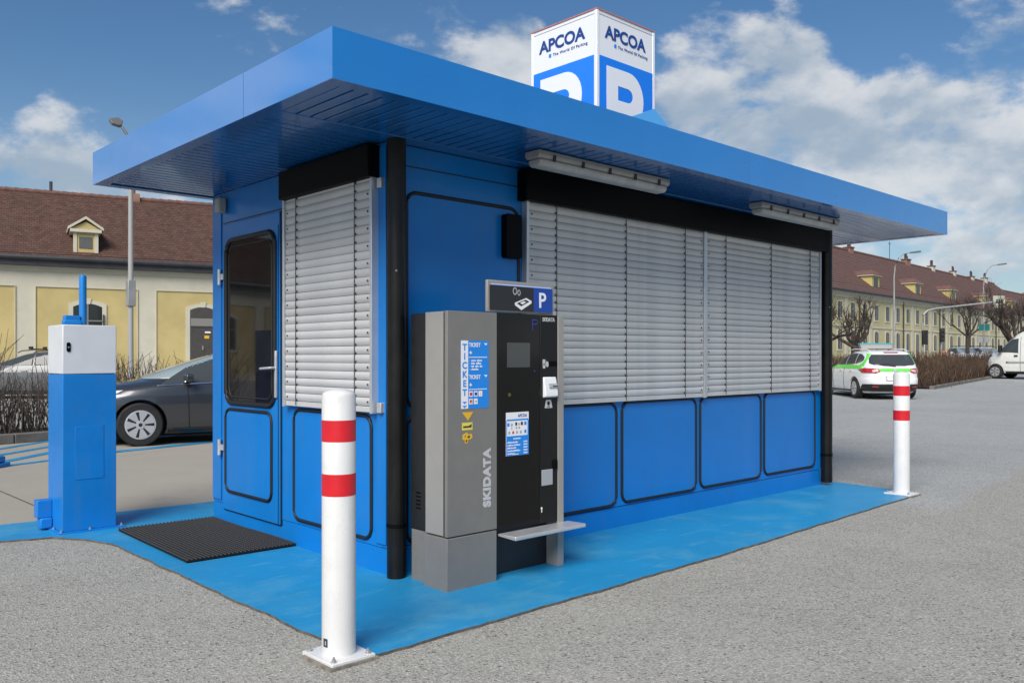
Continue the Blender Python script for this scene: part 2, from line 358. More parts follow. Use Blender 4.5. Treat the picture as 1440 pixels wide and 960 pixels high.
class MB:
    def __init__(s): s.v = []; s.f = []; s.uv = {}
    def add(s, vs, fs):
        b = len(s.v); s.v += [tuple(p) for p in vs]; s.f += [tuple(i + b for i in f) for f in fs]; return s
    def box(s, x0, x1, y0, y1, z0, z1):
        return s.add([(x0,y0,z0),(x1,y0,z0),(x1,y1,z0),(x0,y1,z0),(x0,y0,z1),(x1,y0,z1),(x1,y1,z1),(x0,y1,z1)],
                     [(0,3,2,1),(4,5,6,7),(0,1,5,4),(1,2,6,5),(2,3,7,6),(3,0,4,7)])
    def obox(s, c, ax, ay, az, hx, hy, hz):
        c = Vector(c); vs = []
        for k in (-1, 1):
            for (i, j) in ((-1,-1),(1,-1),(1,1),(-1,1)): vs.append(c + ax*hx*i + ay*hy*j + az*hz*k)
        return s.add(vs, [(0,3,2,1),(4,5,6,7),(0,1,5,4),(1,2,6,5),(2,3,7,6),(3,0,4,7)])
    def tube(s, pts, r, n=8, closed=False, r1=None):
        pts = [Vector(p) for p in pts]; N = len(pts); rings = []
        for i, p in enumerate(pts):
            if closed: t = pts[(i+1) % N] - pts[i-1]
            else: t = pts[min(i+1, N-1)] - pts[max(i-1, 0)]
            t.normalize()
            up = Vector((0,0,1)) if abs(t.z) < 0.95 else Vector((1,0,0))
            a = t.cross(up).normalized(); b = a.cross(t)
            rr = r if r1 is None else r + (r1 - r) * i / max(1, N-1)
            rings.append([p + (a*cos(2*pi*k/n) + b*sin(2*pi*k/n)) * rr for k in range(n)])
        vs = [q for ring in rings for q in ring]; fs = []
        for i in range(N if closed else N-1):
            j = (i+1) % N
            for k in range(n): fs.append((i*n+k, i*n+(k+1)%n, j*n+(k+1)%n, j*n+k))
        if not closed: fs += [tuple(range(n-1,-1,-1)), tuple((N-1)*n+k for k in range(n))]
        return s.add(vs, fs)
    def lathe(s, prof, c=(0,0,0), n=32, axis='Z', cap=True):
        """prof: (radius, height) pairs"""
        vs = []; fs = []
        for (r, h) in prof:
            for k in range(n):
                a = 2*pi*k/n; x, y = r*cos(a), r*sin(a)
                p = {'Z': (x, y, h), 'Y': (x, h, y), 'X': (h, x, y)}[axis]
                vs.append((p[0]+c[0], p[1]+c[1], p[2]+c[2]))
        for i in range(len(prof)-1):
            for k in range(n): fs.append((i*n+k, i*n+(k+1)%n, (i+1)*n+(k+1)%n, (i+1)*n+k))
        if cap: fs += [tuple(range(n-1,-1,-1)), tuple((len(prof)-1)*n+k for k in range(n))]
        return s.add(vs, fs)
    def prism(s, poly, fn, h0, h1):
        """poly of 2d points; fn(u, v, h) -> 3d"""
        n = len(poly)
        vs = [fn(u, v, h0) for u, v in poly] + [fn(u, v, h1) for u, v in poly]
        fs = [tuple(range(n-1,-1,-1)), tuple(range(n, 2*n))] + [(i, (i+1)%n, n+(i+1)%n, n+i) for i in range(n)]
        return s.add(vs, fs)
    def build(s, name, m, parent=None, bevel=0.0, smooth=None, kind=None, label=None, local=False, recalc=True, center=None):
        vs = [Vector(p) for p in s.v]
        if parent is not None and not local:
            M = ROOTM[root_of(parent)]; vs = [M @ p for p in vs]
        if center is None:
            lo = Vector([min(p[i] for p in vs) for i in range(3)]); hi = Vector([max(p[i] for p in vs) for i in range(3)])
            c = (lo + hi) / 2
            if parent is None: c.z = lo.z
        else: c = Vector(center)
        me = bpy.data.meshes.new(name); me.from_pydata([tuple(p - c) for p in vs], [], s.f)
        if recalc:
            bm = bmesh.new(); bm.from_mesh(me); bmesh.ops.recalc_face_normals(bm, faces=bm.faces); bm.to_mesh(me); bm.free()
        me.materials.append(m)
        if smooth is not None:
            me.polygons.foreach_set('use_smooth', [True]*len(me.polygons)); me.set_sharp_from_angle(angle=radians(smooth))
        o = link(name, me, parent, c, kind, label)
        if bevel:
            b = o.modifiers.new('edge', 'BEVEL'); b.width = bevel; b.segments = 2; b.limit_method = 'ANGLE'; b.angle_limit = radians(40)
            if smooth is None:
                me.polygons.foreach_set('use_smooth', [True]*len(me.polygons)); me.set_sharp_from_angle(angle=radians(30))
        return o

def rrect(u0, u1, v0, v1, r, n=6):
    out = []
    for (cu, cv, a0) in ((u1-r, v0+r, -pi/2), (u1-r, v1-r, 0), (u0+r, v1-r, pi/2), (u0+r, v0+r, pi)):
        for k in range(n+1):
            a = a0 + pi/2*k/n; out.append((cu + r*cos(a), cv + r*sin(a)))
    return out
def front(Y): return lambda u, v, h=0: (u, Y - h, v)          # face looking to -Y, u = X, v = Z
def side(X): return lambda u, v, h=0: (X - h, u, v)           # face looking to -X, u = Y, v = Z
def frame_front(X, Y, Z): return Matrix(((1,0,0,X),(0,0,-1,Y),(0,1,0,Z),(0,0,0,1)))
def frame_side(X, Y, Z): return Matrix(((0,0,-1,X),(-1,0,0,Y),(0,1,0,Z),(0,0,0,1)))
def curve_obj(cu, name, m, M, parent, label=None, sx=1.0):
    tmp = bpy.data.objects.new('tmp', cu); COL.objects.link(tmp)
    dg = bpy.context.evaluated_depsgraph_get(); dg.update()
    me = bpy.data.meshes.new_from_object(tmp.evaluated_get(dg)); bpy.data.objects.remove(tmp)
    me.name = name
    R = ROOTM[root_of(parent)] @ M
    me.transform(R @ Matrix.Diagonal((sx,1,1,1)))
    c = Vector((0,0,0))
    for v in me.vertices: c += v.co
    c /= max(1, len(me.vertices)); me.transform(Matrix.Translation(-c))
    me.materials.clear(); me.materials.append(m)
    return link(name, me, parent, c, None, label)
def text(body, name, m, M, size, parent, offset=0.0, ext=0.0008, width=None, align='LEFT', space=1.0, label=None):
    cu = bpy.data.curves.new('t', 'FONT'); cu.body = body; cu.size = size; cu.offset = offset; cu.extrude = ext
    cu.align_x = align; cu.space_character = space; cu.resolution_u = 4
    sx = 1.0
    if width:
        tmp = bpy.data.objects.new('tmp', cu); COL.objects.link(tmp)
        bpy.context.view_layer.update(); w = tmp.dimensions.x; bpy.data.objects.remove(tmp)
        sx = width / w if w else 1
    return curve_obj(cu, name, m, M, parent, label, sx)
def fill2d(loops, name, m, M, parent, ext=0.0008, label=None):
    cu = bpy.data.curves.new('f', 'CURVE'); cu.dimensions = '2D'; cu.fill_mode = 'BOTH'; cu.extrude = ext
    for lp in loops:
        sp = cu.splines.new('POLY'); sp.points.add(len(lp)-1); sp.use_cyclic_u = True
        for p, q in zip(sp.points, lp): p.co = (q[0], q[1], 0, 1)
    return curve_obj(cu, name, m, M, parent, label)
def arcpts(cx, cy, r, a0, a1, n=10, ry=None):
    ry = r if ry is None else ry
    return [(cx + r*cos(radians(a0+(a1-a0)*k/n)), cy + ry*sin(radians(a0+(a1-a0)*k/n))) for k in range(n+1)]

# ------------------------------------------------------------------ ground
def gz(x, y):
    """the far side of the car park rises gently on the right-hand side"""
    r = x*RGT[0] + y*RGT[1]; d = x*FWD[0] + y*FWD[1]
    if d < 1: return 0.0
    q = min(1.0, max(0.0, (r/d + 0.05) / 0.25)); q = q*q*(3-2*q)
    s = max(0.0, min(d, 115.0) - 27.0)
    return q * 0.0140 * s
g = MB(); radii = [0] + [0.6*1.12**k for k in range(74)]; NA = 96
vs = [(0,0,0)]
for r in radii[1:]:
    for k in range(NA):
        a = 2*pi*k/NA; x, y = r*cos(a), r*sin(a); vs.append((x, y, gz(x, y) if r < 700 else gz(x, y)))
fs = [(0, 1+k, 1+(k+1)%NA) for k in range(NA)]
for i in range(len(radii)-2):
    for k in range(NA):
        a = 1+i*NA; fs.append((a+k, a+NA+k, a+NA+(k+1)%NA, a+(k+1)%NA))
g.add(vs, fs); g.build('ground', m_asphalt, kind='structure', smooth=60, center=(0,0,0), recalc=True)

def sheet(name, poly, z, m, thick=0.0, jit=0.0, seed=3, m_side=None):
    rnd = random.Random(seed); pts = []
    for i, p in enumerate(poly):
        q = poly[(i+1) % len(poly)]; L = sqrt((q[0]-p[0])**2+(q[1]-p[1])**2)
        n = max(1, min(140, int(L/0.06))) if jit else 1
        for k in range(n):
            t = k/n; nx, ny = -(q[1]-p[1])/L, (q[0]-p[0])/L
            j = (mnoise.noise((p[0]+t*L*3, p[1]*3.1, seed))*0.7 + (rnd.random()-0.5)*0.5)*jit*2 if k else 0
            pts.append((p[0]+(q[0]-p[0])*t+nx*j, p[1]+(q[1]-p[1])*t+ny*j))
    b = MB()
    if thick: b.prism(pts, lambda u, v, h: (u, v, h), z, z+thick)
    else: b.add([(x, y, z) for x, y in pts], [tuple(range(len(pts)))])
    o = b.build(name, m, kind='structure', center=(0,0,0))
    if thick:
        o.data.materials.append(m_slabedge)
        for p in o.data.polygons:
            if abs(p.normal.z) < 0.5: p.material_index = 1
    return o
# pale concrete behind the kiosk, up to the kerb of the hedge
sheet('concrete_pavement', [(-26, 7.2), (7.6, 7.2), (10.5, 12.0), (11.5, 19.6), (5.2, 16.95), (3.15, 14.95), (-8.0, 6.9+1.2), (-26, 7.6)], 0.004, m_concrete)
sheet('blue_slab', [(-14, 6.90), (1.50, 6.84), (1.80, 6.74), (1.97, 6.45), (2.045, 6.18), (2.05, 3.115), (4.7, 3.15), (8.08, 3.27), (8.40, 3.45), (8.52, 4.30), (8.45, 6.9), (8.30, 7.40), (3.2, 7.42), (1.6, 7.50), (-14, 7.62)], -0.02, m_slab, thick=0.034, jit=0.010)
def stripe(p, q, w, seed, z=0.009):
    L = sqrt((q[0]-p[0])**2+(q[1]-p[1])**2); nx, ny = -(q[1]-p[1])/L*w/2, (q[0]-p[0])/L*w/2
    return sheet('parking_line', [(p[0]-nx,p[1]-ny),(q[0]-nx,q[1]-ny),(q[0]+nx,q[1]+ny),(p[0]+nx,p[1]+ny)], z, m_slab, jit=0.008, seed=seed)
stripe((1.6, 12.42), (4.0, 14.72), 0.13, 5)
stripe((1.8, 11.98), (4.3, 14.26), 0.13, 6)
stripe((1.7, 11.05), (4.5, 13.92), 0.15, 7)
stripe((0.9, 10.80), (4.05, 12.25), 0.13, 8); stripe((3.9, 12.24), (8.6, 13.5), 0.22, 9, 0.0095)
stripe((4.6, 13.62), (7.6, 15.38), 0.26, 10)
sheet('pavement_joint', [(2.06, 9.5), (2.085, 7.55), (2.10, 7.55), (2.075, 9.5), (-0.5, 15.4), (-0.52, 15.4)], 0.0075, m_slabedge)

# ------------------------------------------------------------------ kiosk
KX0, KX1, KY0, KY1, KZ0, KZ1 = 2.927, 8.22, 4.195, 6.58, 0.17, 2.571
kiosk = thing('parking_kiosk', 'long blue parking kiosk with closed silver blinds under a flat blue roof', 'kiosk', ((KX0+KX1)/2, (KY0+KY1)/2, 0.014))
w_front = MB().box(KX0, KX1, KY0, KY0+0.06, KZ0, KZ1).build('wall', m_blue, kiosk, bevel=0.003)
w_left = MB().box(KX0, KX0+0.06, KY0+0.0605, KY1-0.0605, KZ0, KZ1).build('wall', m_blue, kiosk)
MB().box(KX0, KX1, KY1-0.06, KY1, KZ0, KZ1).build('wall', m_blue, kiosk)
MB().box(KX1-0.06, KX1, KY0+0.0605, KY1-0.0605, KZ0, KZ1).build('wall', m_blue, kiosk)
b = MB(); b.box(KX0+0.003, KX1-0.003, KY0+0.003, KY1-0.003, 0.0, KZ0-0.004); b.build('plinth', m_blue, kiosk)
# seam rails along the wall heads
MB().box(KX0+0.14, KX1-0.1, KY0-0.004, KY0-0.0005, 2.444, 2.450).build('seam', m_gasket, kiosk)
MB().box(KX0-0.004, KX0-0.0005, 5.45, 6.40, 2.331, 2.337).build('seam', m_gasket, kiosk)
MB().box(KX0-0.010, KX0-0.0005, 4.20, 4.30, KZ0+0.02, KZ1-0.02).build('corner_post', m_blue, kiosk, bevel=0.004)
MB().box(KX0-0.008, KX0-0.0005, 6.425, KY1-0.003, KZ0+0.02, KZ1-0.02).build('corner_post', m_blue, kiosk, bevel=0.004)

def gasket_panel(fn, u0, u1, v0, v1, parent, r=0.075, th=0.0118, name='wall_panel'):
    pan = MB().prism(rrect(u0+0.006, u1-0.006, v0+0.006, v1-0.006, r-0.006), fn, -0.002, 0.004).build(name, m_blue, parent)
    MB().tube([fn(u, v, 0.004) for u, v in rrect(u0, u1, v0, v1, r)], th, 8, closed=True).build('gasket', m_gasket, pan, smooth=60)
    return pan
F = front(KY0); S_ = side(KX0)
for (u0, u1, v0, v1) in ((3.062, 3.988, 0.996, 2.292), (3.062, 3.988, 0.172, 0.950), (4.07, 5.009, 0.185, 0.953), (5.076, 6.041, 0.193, 0.955), (6.102, 7.061, 0.199, 0.958), (7.122, 8.077, 0.212, 0.964)):
    gasket_panel(F, u0, u1, max(v0, KZ0+0.012), v1, w_front)
gasket_panel(S_, 4.355, 5.29, 0.20, 0.945, w_left)
# hidden faces of the kiosk have the same panels
for k in range(5):
    u0 = 3.10 + k*1.01
    MB().prism(rrect(u0, u0+0.93, 0.2, 0.95, 0.07), lambda u, v, h: (u, KY1+h, v), -0.002, 0.006).build('wall_panel', m_blue, kiosk)

# door
door = MB().box(KX0-0.014, KX0-0.0006, 5.478, 6.376, 0.130, 2.318).build('door', m_blue, kiosk, bevel=0.004)
MB().box(KX0-0.0045, KX0-0.0006, 5.462, 5.4775, 0.128, 2.322).build('door_gap', m_gasket, door)
MB().box(KX0-0.0165, KX0-0.0145, 5.489, 5.4965, 0.135, 2.226).build('edge_strip', m_gasket, door)
MB().box(KX0-0.0040, KX0-0.0006, 5.478, 6.376, 0.1215, 0.1285).build('door_gap', m_gasket, door)
DS = side(KX0-0.014)
gasket_panel(DS, 5.585, 6.318, 0.277, 0.905, door, r=0.07, name='door_panel')
pane = MB().prism(rrect(5.55, 6.30, 0.965, 2.175, 0.09), DS, -0.004, 0.002).build('window_pane', m_glassdark, door)
MB().tube([DS(u, v, 0.002) for u, v in rrect(5.535, 6.314, 0.953, 2.188, 0.10)], 0.019, 8, closed=True).build('window_gasket', m_gasket, door, smooth=60)
MB().tube([DS(u, v, 0.002) for u, v in rrect(5.585, 6.262, 1.0, 2.138, 0.07)], 0.006, 6, closed=True).build('inner_frame', mat('window_inner_frame', (0.02, 0.02, 0.02), 0.5), door, smooth=60)
b = MB()
for i in range(4): b.box(KX0-0.0160, KX0-0.0142, 5.80, 5.93, 0.555+i*0.022, 0.562+i*0.022)
b.build('vent_slots', m_blue, door)
hb = MB(); hb.box(KX0-0.030, KX0-0.0145, 5.500, 5.528, 1.015, 1.345); hb.build('handle_plate', m_alu, door, bevel=0.004)
MB().tube([(KX0-0.028, 5.515, 1.225), (KX0-0.062, 5.515, 1.225), (KX0-0.068, 5.54, 1.224), (KX0-0.068, 5.655, 1.218)], 0.0095, 10).build('handle', m_alu, door, smooth=50)
for z in (1.92, 0.603):
    h = MB(); h.tube([(KX0-0.026, 6.414, z-0.06), (KX0-0.026, 6.414, z+0.06)], 0.015, 10); h.box(KX0-0.024, KX0-0.015, 6.355, 6.41, z-0.022, z+0.022)
    h.build('hinge', m_alu, door, smooth=40)
MB().box(KX0-0.075, KX0-0.009, 6.32, 6.40, 2.41, 2.525).build('motion_sensor', m_greybox, kiosk, bevel=0.012)

# blinds
def slat_mesh(L, axis):
    """one curved slat; axis 'x' hangs on the front, 'y' on the door side"""
    prof = []; n = 7
    for k in range(n+1):
        t = k/n; prof.append((0.009 + 0.0095*sin(pi*(0.06+0.80*t)) + 0.003*t, -0.0242 + 0.0485*t))
    inner = [(p[0]-0.0016, p[1]+0.0006) for p in reversed(prof)]
    b = MB(); pl = prof + inner
    if axis == 'x': b.prism(pl, lambda u, v, h: (h, -u, v), -L/2, L/2)
    else: b.prism(pl, lambda u, v, h: (-u, h, v), -L/2, L/2)
    return b
def blind(axis, a0, a1, plane, z0, z1, cords):
    P = 0.0517
    def bx(b, u0, u1, d0, d1, za, zb):
        return b.box(u0, u1, plane-d1, plane-d0, za, zb) if axis == 'x' else b.box(plane-d1, plane-d0, u0, u1, za, zb)
    b = bx(MB(), a0+0.004, a1-0.004, 0.0, 0.016, z0, z0+0.034)
    bl = b.build('blind', m_slat, kiosk, bevel=0.003)
    for u in (a0-0.013, a1+0.013):
        r = bx(MB(), u-0.012, u+0.012, -0.022, 0.030, z0-0.006, z1+0.01); r.build('guide_rail', m_alu, bl, bevel=0.002)
    bx(MB(), a0, a1, -0.018, -0.004, z0+0.03, z1).build('backing', m_gasket, bl)
    sm = slat_mesh(a1-a0-0.006, axis); mesh = None; n = int((z1-z0-0.03)/P)+1
    pins = MB()
    for k in range(n):
        z = z0 + 0.034 + 0.028 + k*P
        c = (( a0+a1)/2, plane, z) if axis == 'x' else (plane, (a0+a1)/2, z)
        M = ROOTM[kiosk]; cl = M @ Vector(c)
        if mesh is None:
            o = sm.build('slat', m_slat, bl, local=True, smooth=50, center=(0,0,0)); mesh = o.data
            ORG[o] = cl; o.location = cl - ORG[bl]
        else: o = link('slat', mesh, bl, cl)
        o.rotation_euler = ((random.random()-0.5)*0.05, 0, 0) if axis == 'x' else (0, (random.random()-0.5)*0.05, 0)
        if k % 2 == 0:
            for u in (a0+0.03, a1-0.03):
                bx(pins, u-0.006, u+0.006, 0.020, 0.0245, z-0.004, z+0.006)
    pins.build('slat_pins', m_cord, bl)
    for u in cords:
        c = MB(); bx(c, u-0.0018, u+0.0018, 0.0235, 0.027, z0+0.01, z1)
        for k in range(n):
            z = z0 + 0.034 + 0.028 + k*P; bx(c, u-0.009, u-0.002, 0.016, 0.0265, z-0.0235, z-0.012)
        c.build('cord', m_cord, bl)
    return bl
BYF = 4.170; BXS = 2.900
blind('x', 4.045, 6.092, BYF, 0.965, 2.37, (4.315, 5.075, 5.83))
blind('x', 6.136, 8.10, BYF, 0.970, 2.37, (6.425, 7.175, 7.905))
blind('y', 4.30, 5.335, BXS, 0.970, 2.37, (4.47, 5.185))
for (y, z) in ((4.262, 1.0), (4.262, 2.33)):
    MB().box(KX0-0.035, KX0-0.0006, y-0.05, y-0.005, z-0.03, z+0.03).build('rail_bracket', m_alu, kiosk, bevel=0.003)
MB().box(3.98, 8.235, 4.098, 4.1945, 2.350, 2.557).build('blind_box', m_black, kiosk, bevel=0.006)
MB().box(2.833, 2.9265, 4.262, 5.345, 2.366, 2.557).build('blind_box', m_black, kiosk, bevel=0.006)

# black rainwater pipes at the two front corners
for (x, y, z0) in ((2.944, 4.128, 0.0), (8.228, 4.140, 0.045)):
    p = MB().tube([(x, y, z0), (x, y, 2.568)], 0.056, 20).build('downpipe', m_pipe, kiosk, smooth=50)
    for z in (0.32,):
        MB().lathe([(0.0575, z-0.012), (0.0595, z-0.010), (0.0595, z+0.010), (0.0575, z+0.012)], (x, y, 0), 20, cap=False).build('pipe_clip', m_black, p, smooth=40)
    MB().lathe([(0.003, -0.003), (0.007, -0.002), (0.007, 0.003)], (x-0.035, y-0.048, 1.80), 8, axis='Y').build('screw', m_steel, p)
MB().prism(rrect(3.832, 3.972, 1.955, 2.245, 0.02), F, 0.0, 0.062).build('wall_box', m_black, kiosk, bevel=0.006)

# roof
RX0, RX1, RY0, RY1, RZ0, RZ1 = 2.078, 9.405, 3.412, 6.742, 2.571, 2.808
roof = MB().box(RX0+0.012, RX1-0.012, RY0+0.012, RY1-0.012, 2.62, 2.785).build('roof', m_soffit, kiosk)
FT = 0.006
MB().box(RX0+FT, 5.60, RY0, RY0+FT, RZ0, RZ1).build('fascia', m_fascia, roof)
MB().box(5.6015, RX1-FT, RY0, RY0+FT, RZ0, RZ1).build('fascia', m_fascia, roof)
MB().box(RX0, RX0+FT, RY0, 4.300, RZ0, RZ1).build('fascia', m_fascia, roof)
MB().box(RX0, RX0+FT, 4.304, RY1, RZ0, RZ1).build('fascia', m_fascia, roof)
MB().box(RX1-FT, RX1, RY0, RY1, RZ0, RZ1).build('fascia', m_fascia, roof)
MB().box(RX0+FT, RX1-FT, RY1-FT, RY1, RZ0, RZ1).build('fascia', m_fascia, roof)
RIM = 0.088
b = MB()
b.box(RX0+FT, RX1-FT, RY0+FT, RY0+RIM, RZ0, RZ0+0.02); b.box(RX0+FT, RX1-FT, RY1-RIM, RY1-FT, RZ0, RZ0+0.02)
b.box(RX0+FT, RX0+RIM, RY0+RIM, RY1-RIM, RZ0, RZ0+0.02); b.box(RX1-RIM, RX1-FT, RY0+RIM, RY1-RIM, RZ0, RZ0+0.02)
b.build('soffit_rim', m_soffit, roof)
MB().box(RX0+RIM, RX1-RIM, 4.058, 4.185, RZ0, RZ0+0.014).build('soffit_trim', m_soffit, roof, bevel=0.003)
PB = 0.083; fb = MB().box(-PB/2+0.007, PB/2-0.007, -0.279, 0.279, 0, 0.012); mesh = None
nb = int((RX1-RX0-2*RIM)/PB)
def piece(bm_, name, m, parent, c, mesh):
    cl = ROOTM[root_of(parent)] @ Vector(c)
    if mesh is None:
        o = bm_.build(name, m, parent, local=True, bevel=0.002, center=(0,0,0)); ORG[o] = cl; o.location = cl - ORG[parent]
    else:
        o = link(name, mesh, parent, cl)
        bb = o.modifiers.new('edge', 'BEVEL'); bb.width = 0.002; bb.segments = 1
    return o
for k in range(nb):
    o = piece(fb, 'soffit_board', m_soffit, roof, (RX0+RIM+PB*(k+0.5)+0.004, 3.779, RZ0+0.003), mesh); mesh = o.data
sb_l = MB().box(-(KX0-RX0-RIM)/2+0.003, (KX0-RX0-RIM)/2-0.003, -PB/2+0.007, PB/2-0.007, 0, 0.012); mesh = None
for k in range(int((RY1-RIM-4.19)/PB)):
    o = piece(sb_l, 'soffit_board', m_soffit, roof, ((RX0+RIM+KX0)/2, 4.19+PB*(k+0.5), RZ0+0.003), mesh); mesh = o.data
sb_r = MB().box(-(RX1-RIM-KX1)/2+0.003, (RX1-RIM-KX1)/2-0.003, -PB/2+0.007, PB/2-0.007, 0, 0.012); mesh = None
for k in range(int((RY1-RIM-4.19)/PB)):
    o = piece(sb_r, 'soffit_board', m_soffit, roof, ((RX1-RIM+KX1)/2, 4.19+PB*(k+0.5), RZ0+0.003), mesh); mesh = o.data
# small pyramid cap on the roof beside the sign
b = MB(); zb_ = RZ1-0.03; b.add([(4.3, 4.15, zb_), (6.18, 4.15, zb_), (6.18, 4.62, zb_), (4.3, 4.62, zb_), (5.75, 4.40, 3.365)], [(0,1,4),(1,2,4),(2,3,4),(3,0,4),(0,3,2,1)])
ROOFCAP = b.build('roof_cap', m_skirt, roof)
# tube lights under the soffit
for (x0, x1) in ((3.70, 5.02), (6.27, 7.62)):
    y0 = 3.765
    sec = [(-0.062, 0.0), (-0.066, -0.03), (-0.052, -0.048), (0.052, -0.048), (0.066, -0.03), (0.062, 0.0)]
    lt = MB().prism(sec, lambda u, v, h: (h, y0+u, RZ0-0.002+v), x0, x1).build('tube_light', m_lampbody, kiosk, bevel=0.005)
    sec2 = [(-0.058, 0.0), (-0.056, -0.026), (-0.040, -0.048), (0.040, -0.048), (0.056, -0.026), (0.058, 0.0)]
    MB().prism(sec2, lambda u, v, h: (h, y0+u, RZ0-0.0505+v), x0+0.02, x1-0.02).build('diffuser', m_diff, lt, bevel=0.012)
    for k in range(5):
        xx = x0 + 0.13 + k*(x1-x0-0.26)/4
        MB().box(xx-0.010, xx+0.010, y0-0.072, y0-0.063, RZ0-0.062, RZ0-0.022).build('clip', m_clip, lt)

# ------------------------------------------------------------------ roof sign
SX, SY, SS, SZ0, SZ1 = 5.345, 4.677, 0.776, 2.96, 4.172
sign = thing('parking_sign', 'white and blue cube sign with APCOA lettering and large P above the kiosk roof', 'sign', (SX+SS/2, SY+SS/2, RZ1-0.02))
MB().box(SX+0.004, SX+SS-0.004, SY+0.004, SY+SS-0.004, SZ0, SZ1-0.004).build('sign_box', m_signw, sign)
MB().box(SX-0.003, SX+SS+0.003, SY-0.003, SY+SS+0.003, SZ1-0.004, SZ1+0.006).build('lid', m_lid, sign)
MB().box(SX+0.15, SX+SS-0.15, SY+0.15, SY+SS-0.15, RZ1-0.02, SZ0).build('pedestal', m_skirt, sign)
FW = 0.030; fr = MB()
for (x, y) in ((SX, SY), (SX+SS-FW, SY), (SX, SY+SS-FW), (SX+SS-FW, SY+SS-FW)):
    MB().box(x, x+FW, y, y+FW, SZ0, SZ1-0.004).build('corner_profile', m_signw, sign, bevel=0.003)
BT, BB = 3.797, 3.06
PH = BT - 0.068; PX = 0.121
def p_loops():
    """outline of the big P in face coordinates (u from the left edge of the face, v height)"""
    u0, ub, ur = PX, PX+0.147, PX+0.49; vt = PH; vb = BB + 0.09; h = 0.300
    ro = 0.205
    outer = [(u0, vb), (ub, vb), (ub, vt-0.445)] + [(ur-0.20, vt-0.445)] + arcpts(ur-0.20, vt-0.2225, 0.20, -90, 90, 14, 0.2225)[1:-1] + [(ur-0.20, vt), (u0, vt)]
    inner = [(ub, vt-0.142), (ub, vt-0.262)] + arcpts(ur-0.215, vt-0.202, 0.07, -90, 90, 10, 0.060)
    return [outer, inner]
def apcoa_face(fm, plate_fn, near_edge_left):
    o0 = 0.030 if near_edge_left else 0.0
    # blue film
    fill2d([[(0.034, BB), (SS-0.034, BB), (SS-0.034, BT), (0.034, BT)]], 'blue_panel', m_signb, fm(0, 0, 0.002), sign)
    fill2d(p_loops(), 'letter', m_signw, fm(0, 0, 0.0045), sign)
    text('APCOA', 'lettering', m_brand, fm(0.108, 3.962, 0.002), 0.145, sign, offset=0.0045, width=0.545)
    text('The World Of Parking', 'lettering', m_brand, fm(0.270, 3.904, 0.002), 0.034, sign, width=0.40, offset=0.0003, space=1.15)
    fill2d([[(0.222, 3.903), (0.250, 3.903), (0.250, 3.931), (0.222, 3.931)]], 'logo_square', m_stick_b, fm(0, 0, 0.002), sign)
    # thin grey line where the acrylic meets the frame
    for (u0, u1, v0, v1) in ((0.030, SS-0.030, 4.136, 4.139),):
        fill2d([[(u0, v0), (u1, v0), (u1, v1), (u0, v1)]], 'joint', m_stick_g, fm(0, 0, 0.001), sign)
apcoa_face(lambda u, v, h: frame_front(SX+u, SY-h+0.003, v), None, True)
apcoa_face(lambda u, v, h: frame_side(SX-h+0.003, SY+SS-u, v), None, False)

# ------------------------------------------------------------------ ticket machine
MX0, MX1, MY, MT = 2.955, 3.883, 3.669, 1.553
tm = thing('ticket_machine', 'grey and black parking ticket machine standing against the blue kiosk front', 'ticket machine', ((MX0+MX1)/2, 3.93, 0.014))
MB().box(2.985, 3.868, 3.876, 4.045, 0.31, MT-0.002).build('rear_cabinet', m_mdark, tm, bevel=0.004)
MB().box(2.99, 3.863, 3.876, 4.040, 0.0, 0.306).build('rear_plinth', m_mgrey, tm)
MB().box(MX0+0.006, 3.322, MY+0.040, 3.875, 0.311, MT).build('side_cabinet', m_mlight, tm, bevel=0.004)
MB().box(MX0, 3.322, MY, MY+0.026, 0.311, MT+0.002).build('door_panel', m_mgrey, tm, bevel=0.003)
MB().box(MX0+0.005, 3.320, MY+0.0265, MY+0.0395, 0.315, MT-0.003).build('door_gap', m_black, tm)
MB().box(MX0-0.002, 3.318, MY-0.002, 3.875, 0.0, 0.304).build('plinth', m_mgrey, tm, bevel=0.003)
MB().box(3.323, 3.678, MY+0.006, 3.875, 0.292, MT+0.004).build('front_panel', m_mpanel, tm, bevel=0.002)
MB().box(3.680, 3.830, MY+0.004, 3.875, 0.292, MT+0.004).build('front_panel', m_mpanel2, tm, bevel=0.002)
MB().box(3.831, MX1, MY+0.001, 3.875, 0.0, MT+0.002).build('side_trim', m_mlight, tm, bevel=0.003)
MB().box(3.319, 3.830, MY+0.10, 3.875, 0.0, 0.29).build('recess', m_mdark, tm)
b = MB(); b.prism([(0.0, 0.0), (0.15, -0.006), (0.152, 0.0), (0.15, 0.018), (0.0, 0.014)], lambda u, v, h: (h, MY+0.006-u, 0.266+v), 3.335, 3.925)
b.build('shelf', m_alu, tm, bevel=0.003)
# header
hx0, hx1, hz0, hz1 = 3.257, 3.803, 1.560, 1.745
hd = MB().box(hx0, hx1, MY+0.012, MY+0.032, hz0, hz1).build('header', m_mlight, tm, bevel=0.006)
MB().box(hx0+0.018, 3.625, MY+0.006, MY+0.013, hz0+0.012, hz1-0.030).build('header_panel', m_stick_k, hd)
MB().box(3.626, hx1-0.016, MY+0.006, MY+0.013, hz0+0.012, hz1-0.030).build('header_panel', m_stick_db, hd)
for k in range(46):
    pass
b = MB()
for k in range(50):
    x = hx0+0.030+k*0.0098; b.box(x, x+0.006, MY+0.0055, MY+0.0115, hz1-0.0275, hz1-0.0215)
b.build('led_strip', m_ledwhite, hd)
text('P', 'letter', m_stick_w, frame_front(3.665, MY+0.0055, hz0+0.040), 0.128, hd, offset=0.002)
FM = lambda h: frame_front(0, MY+0.0055-h, 0)
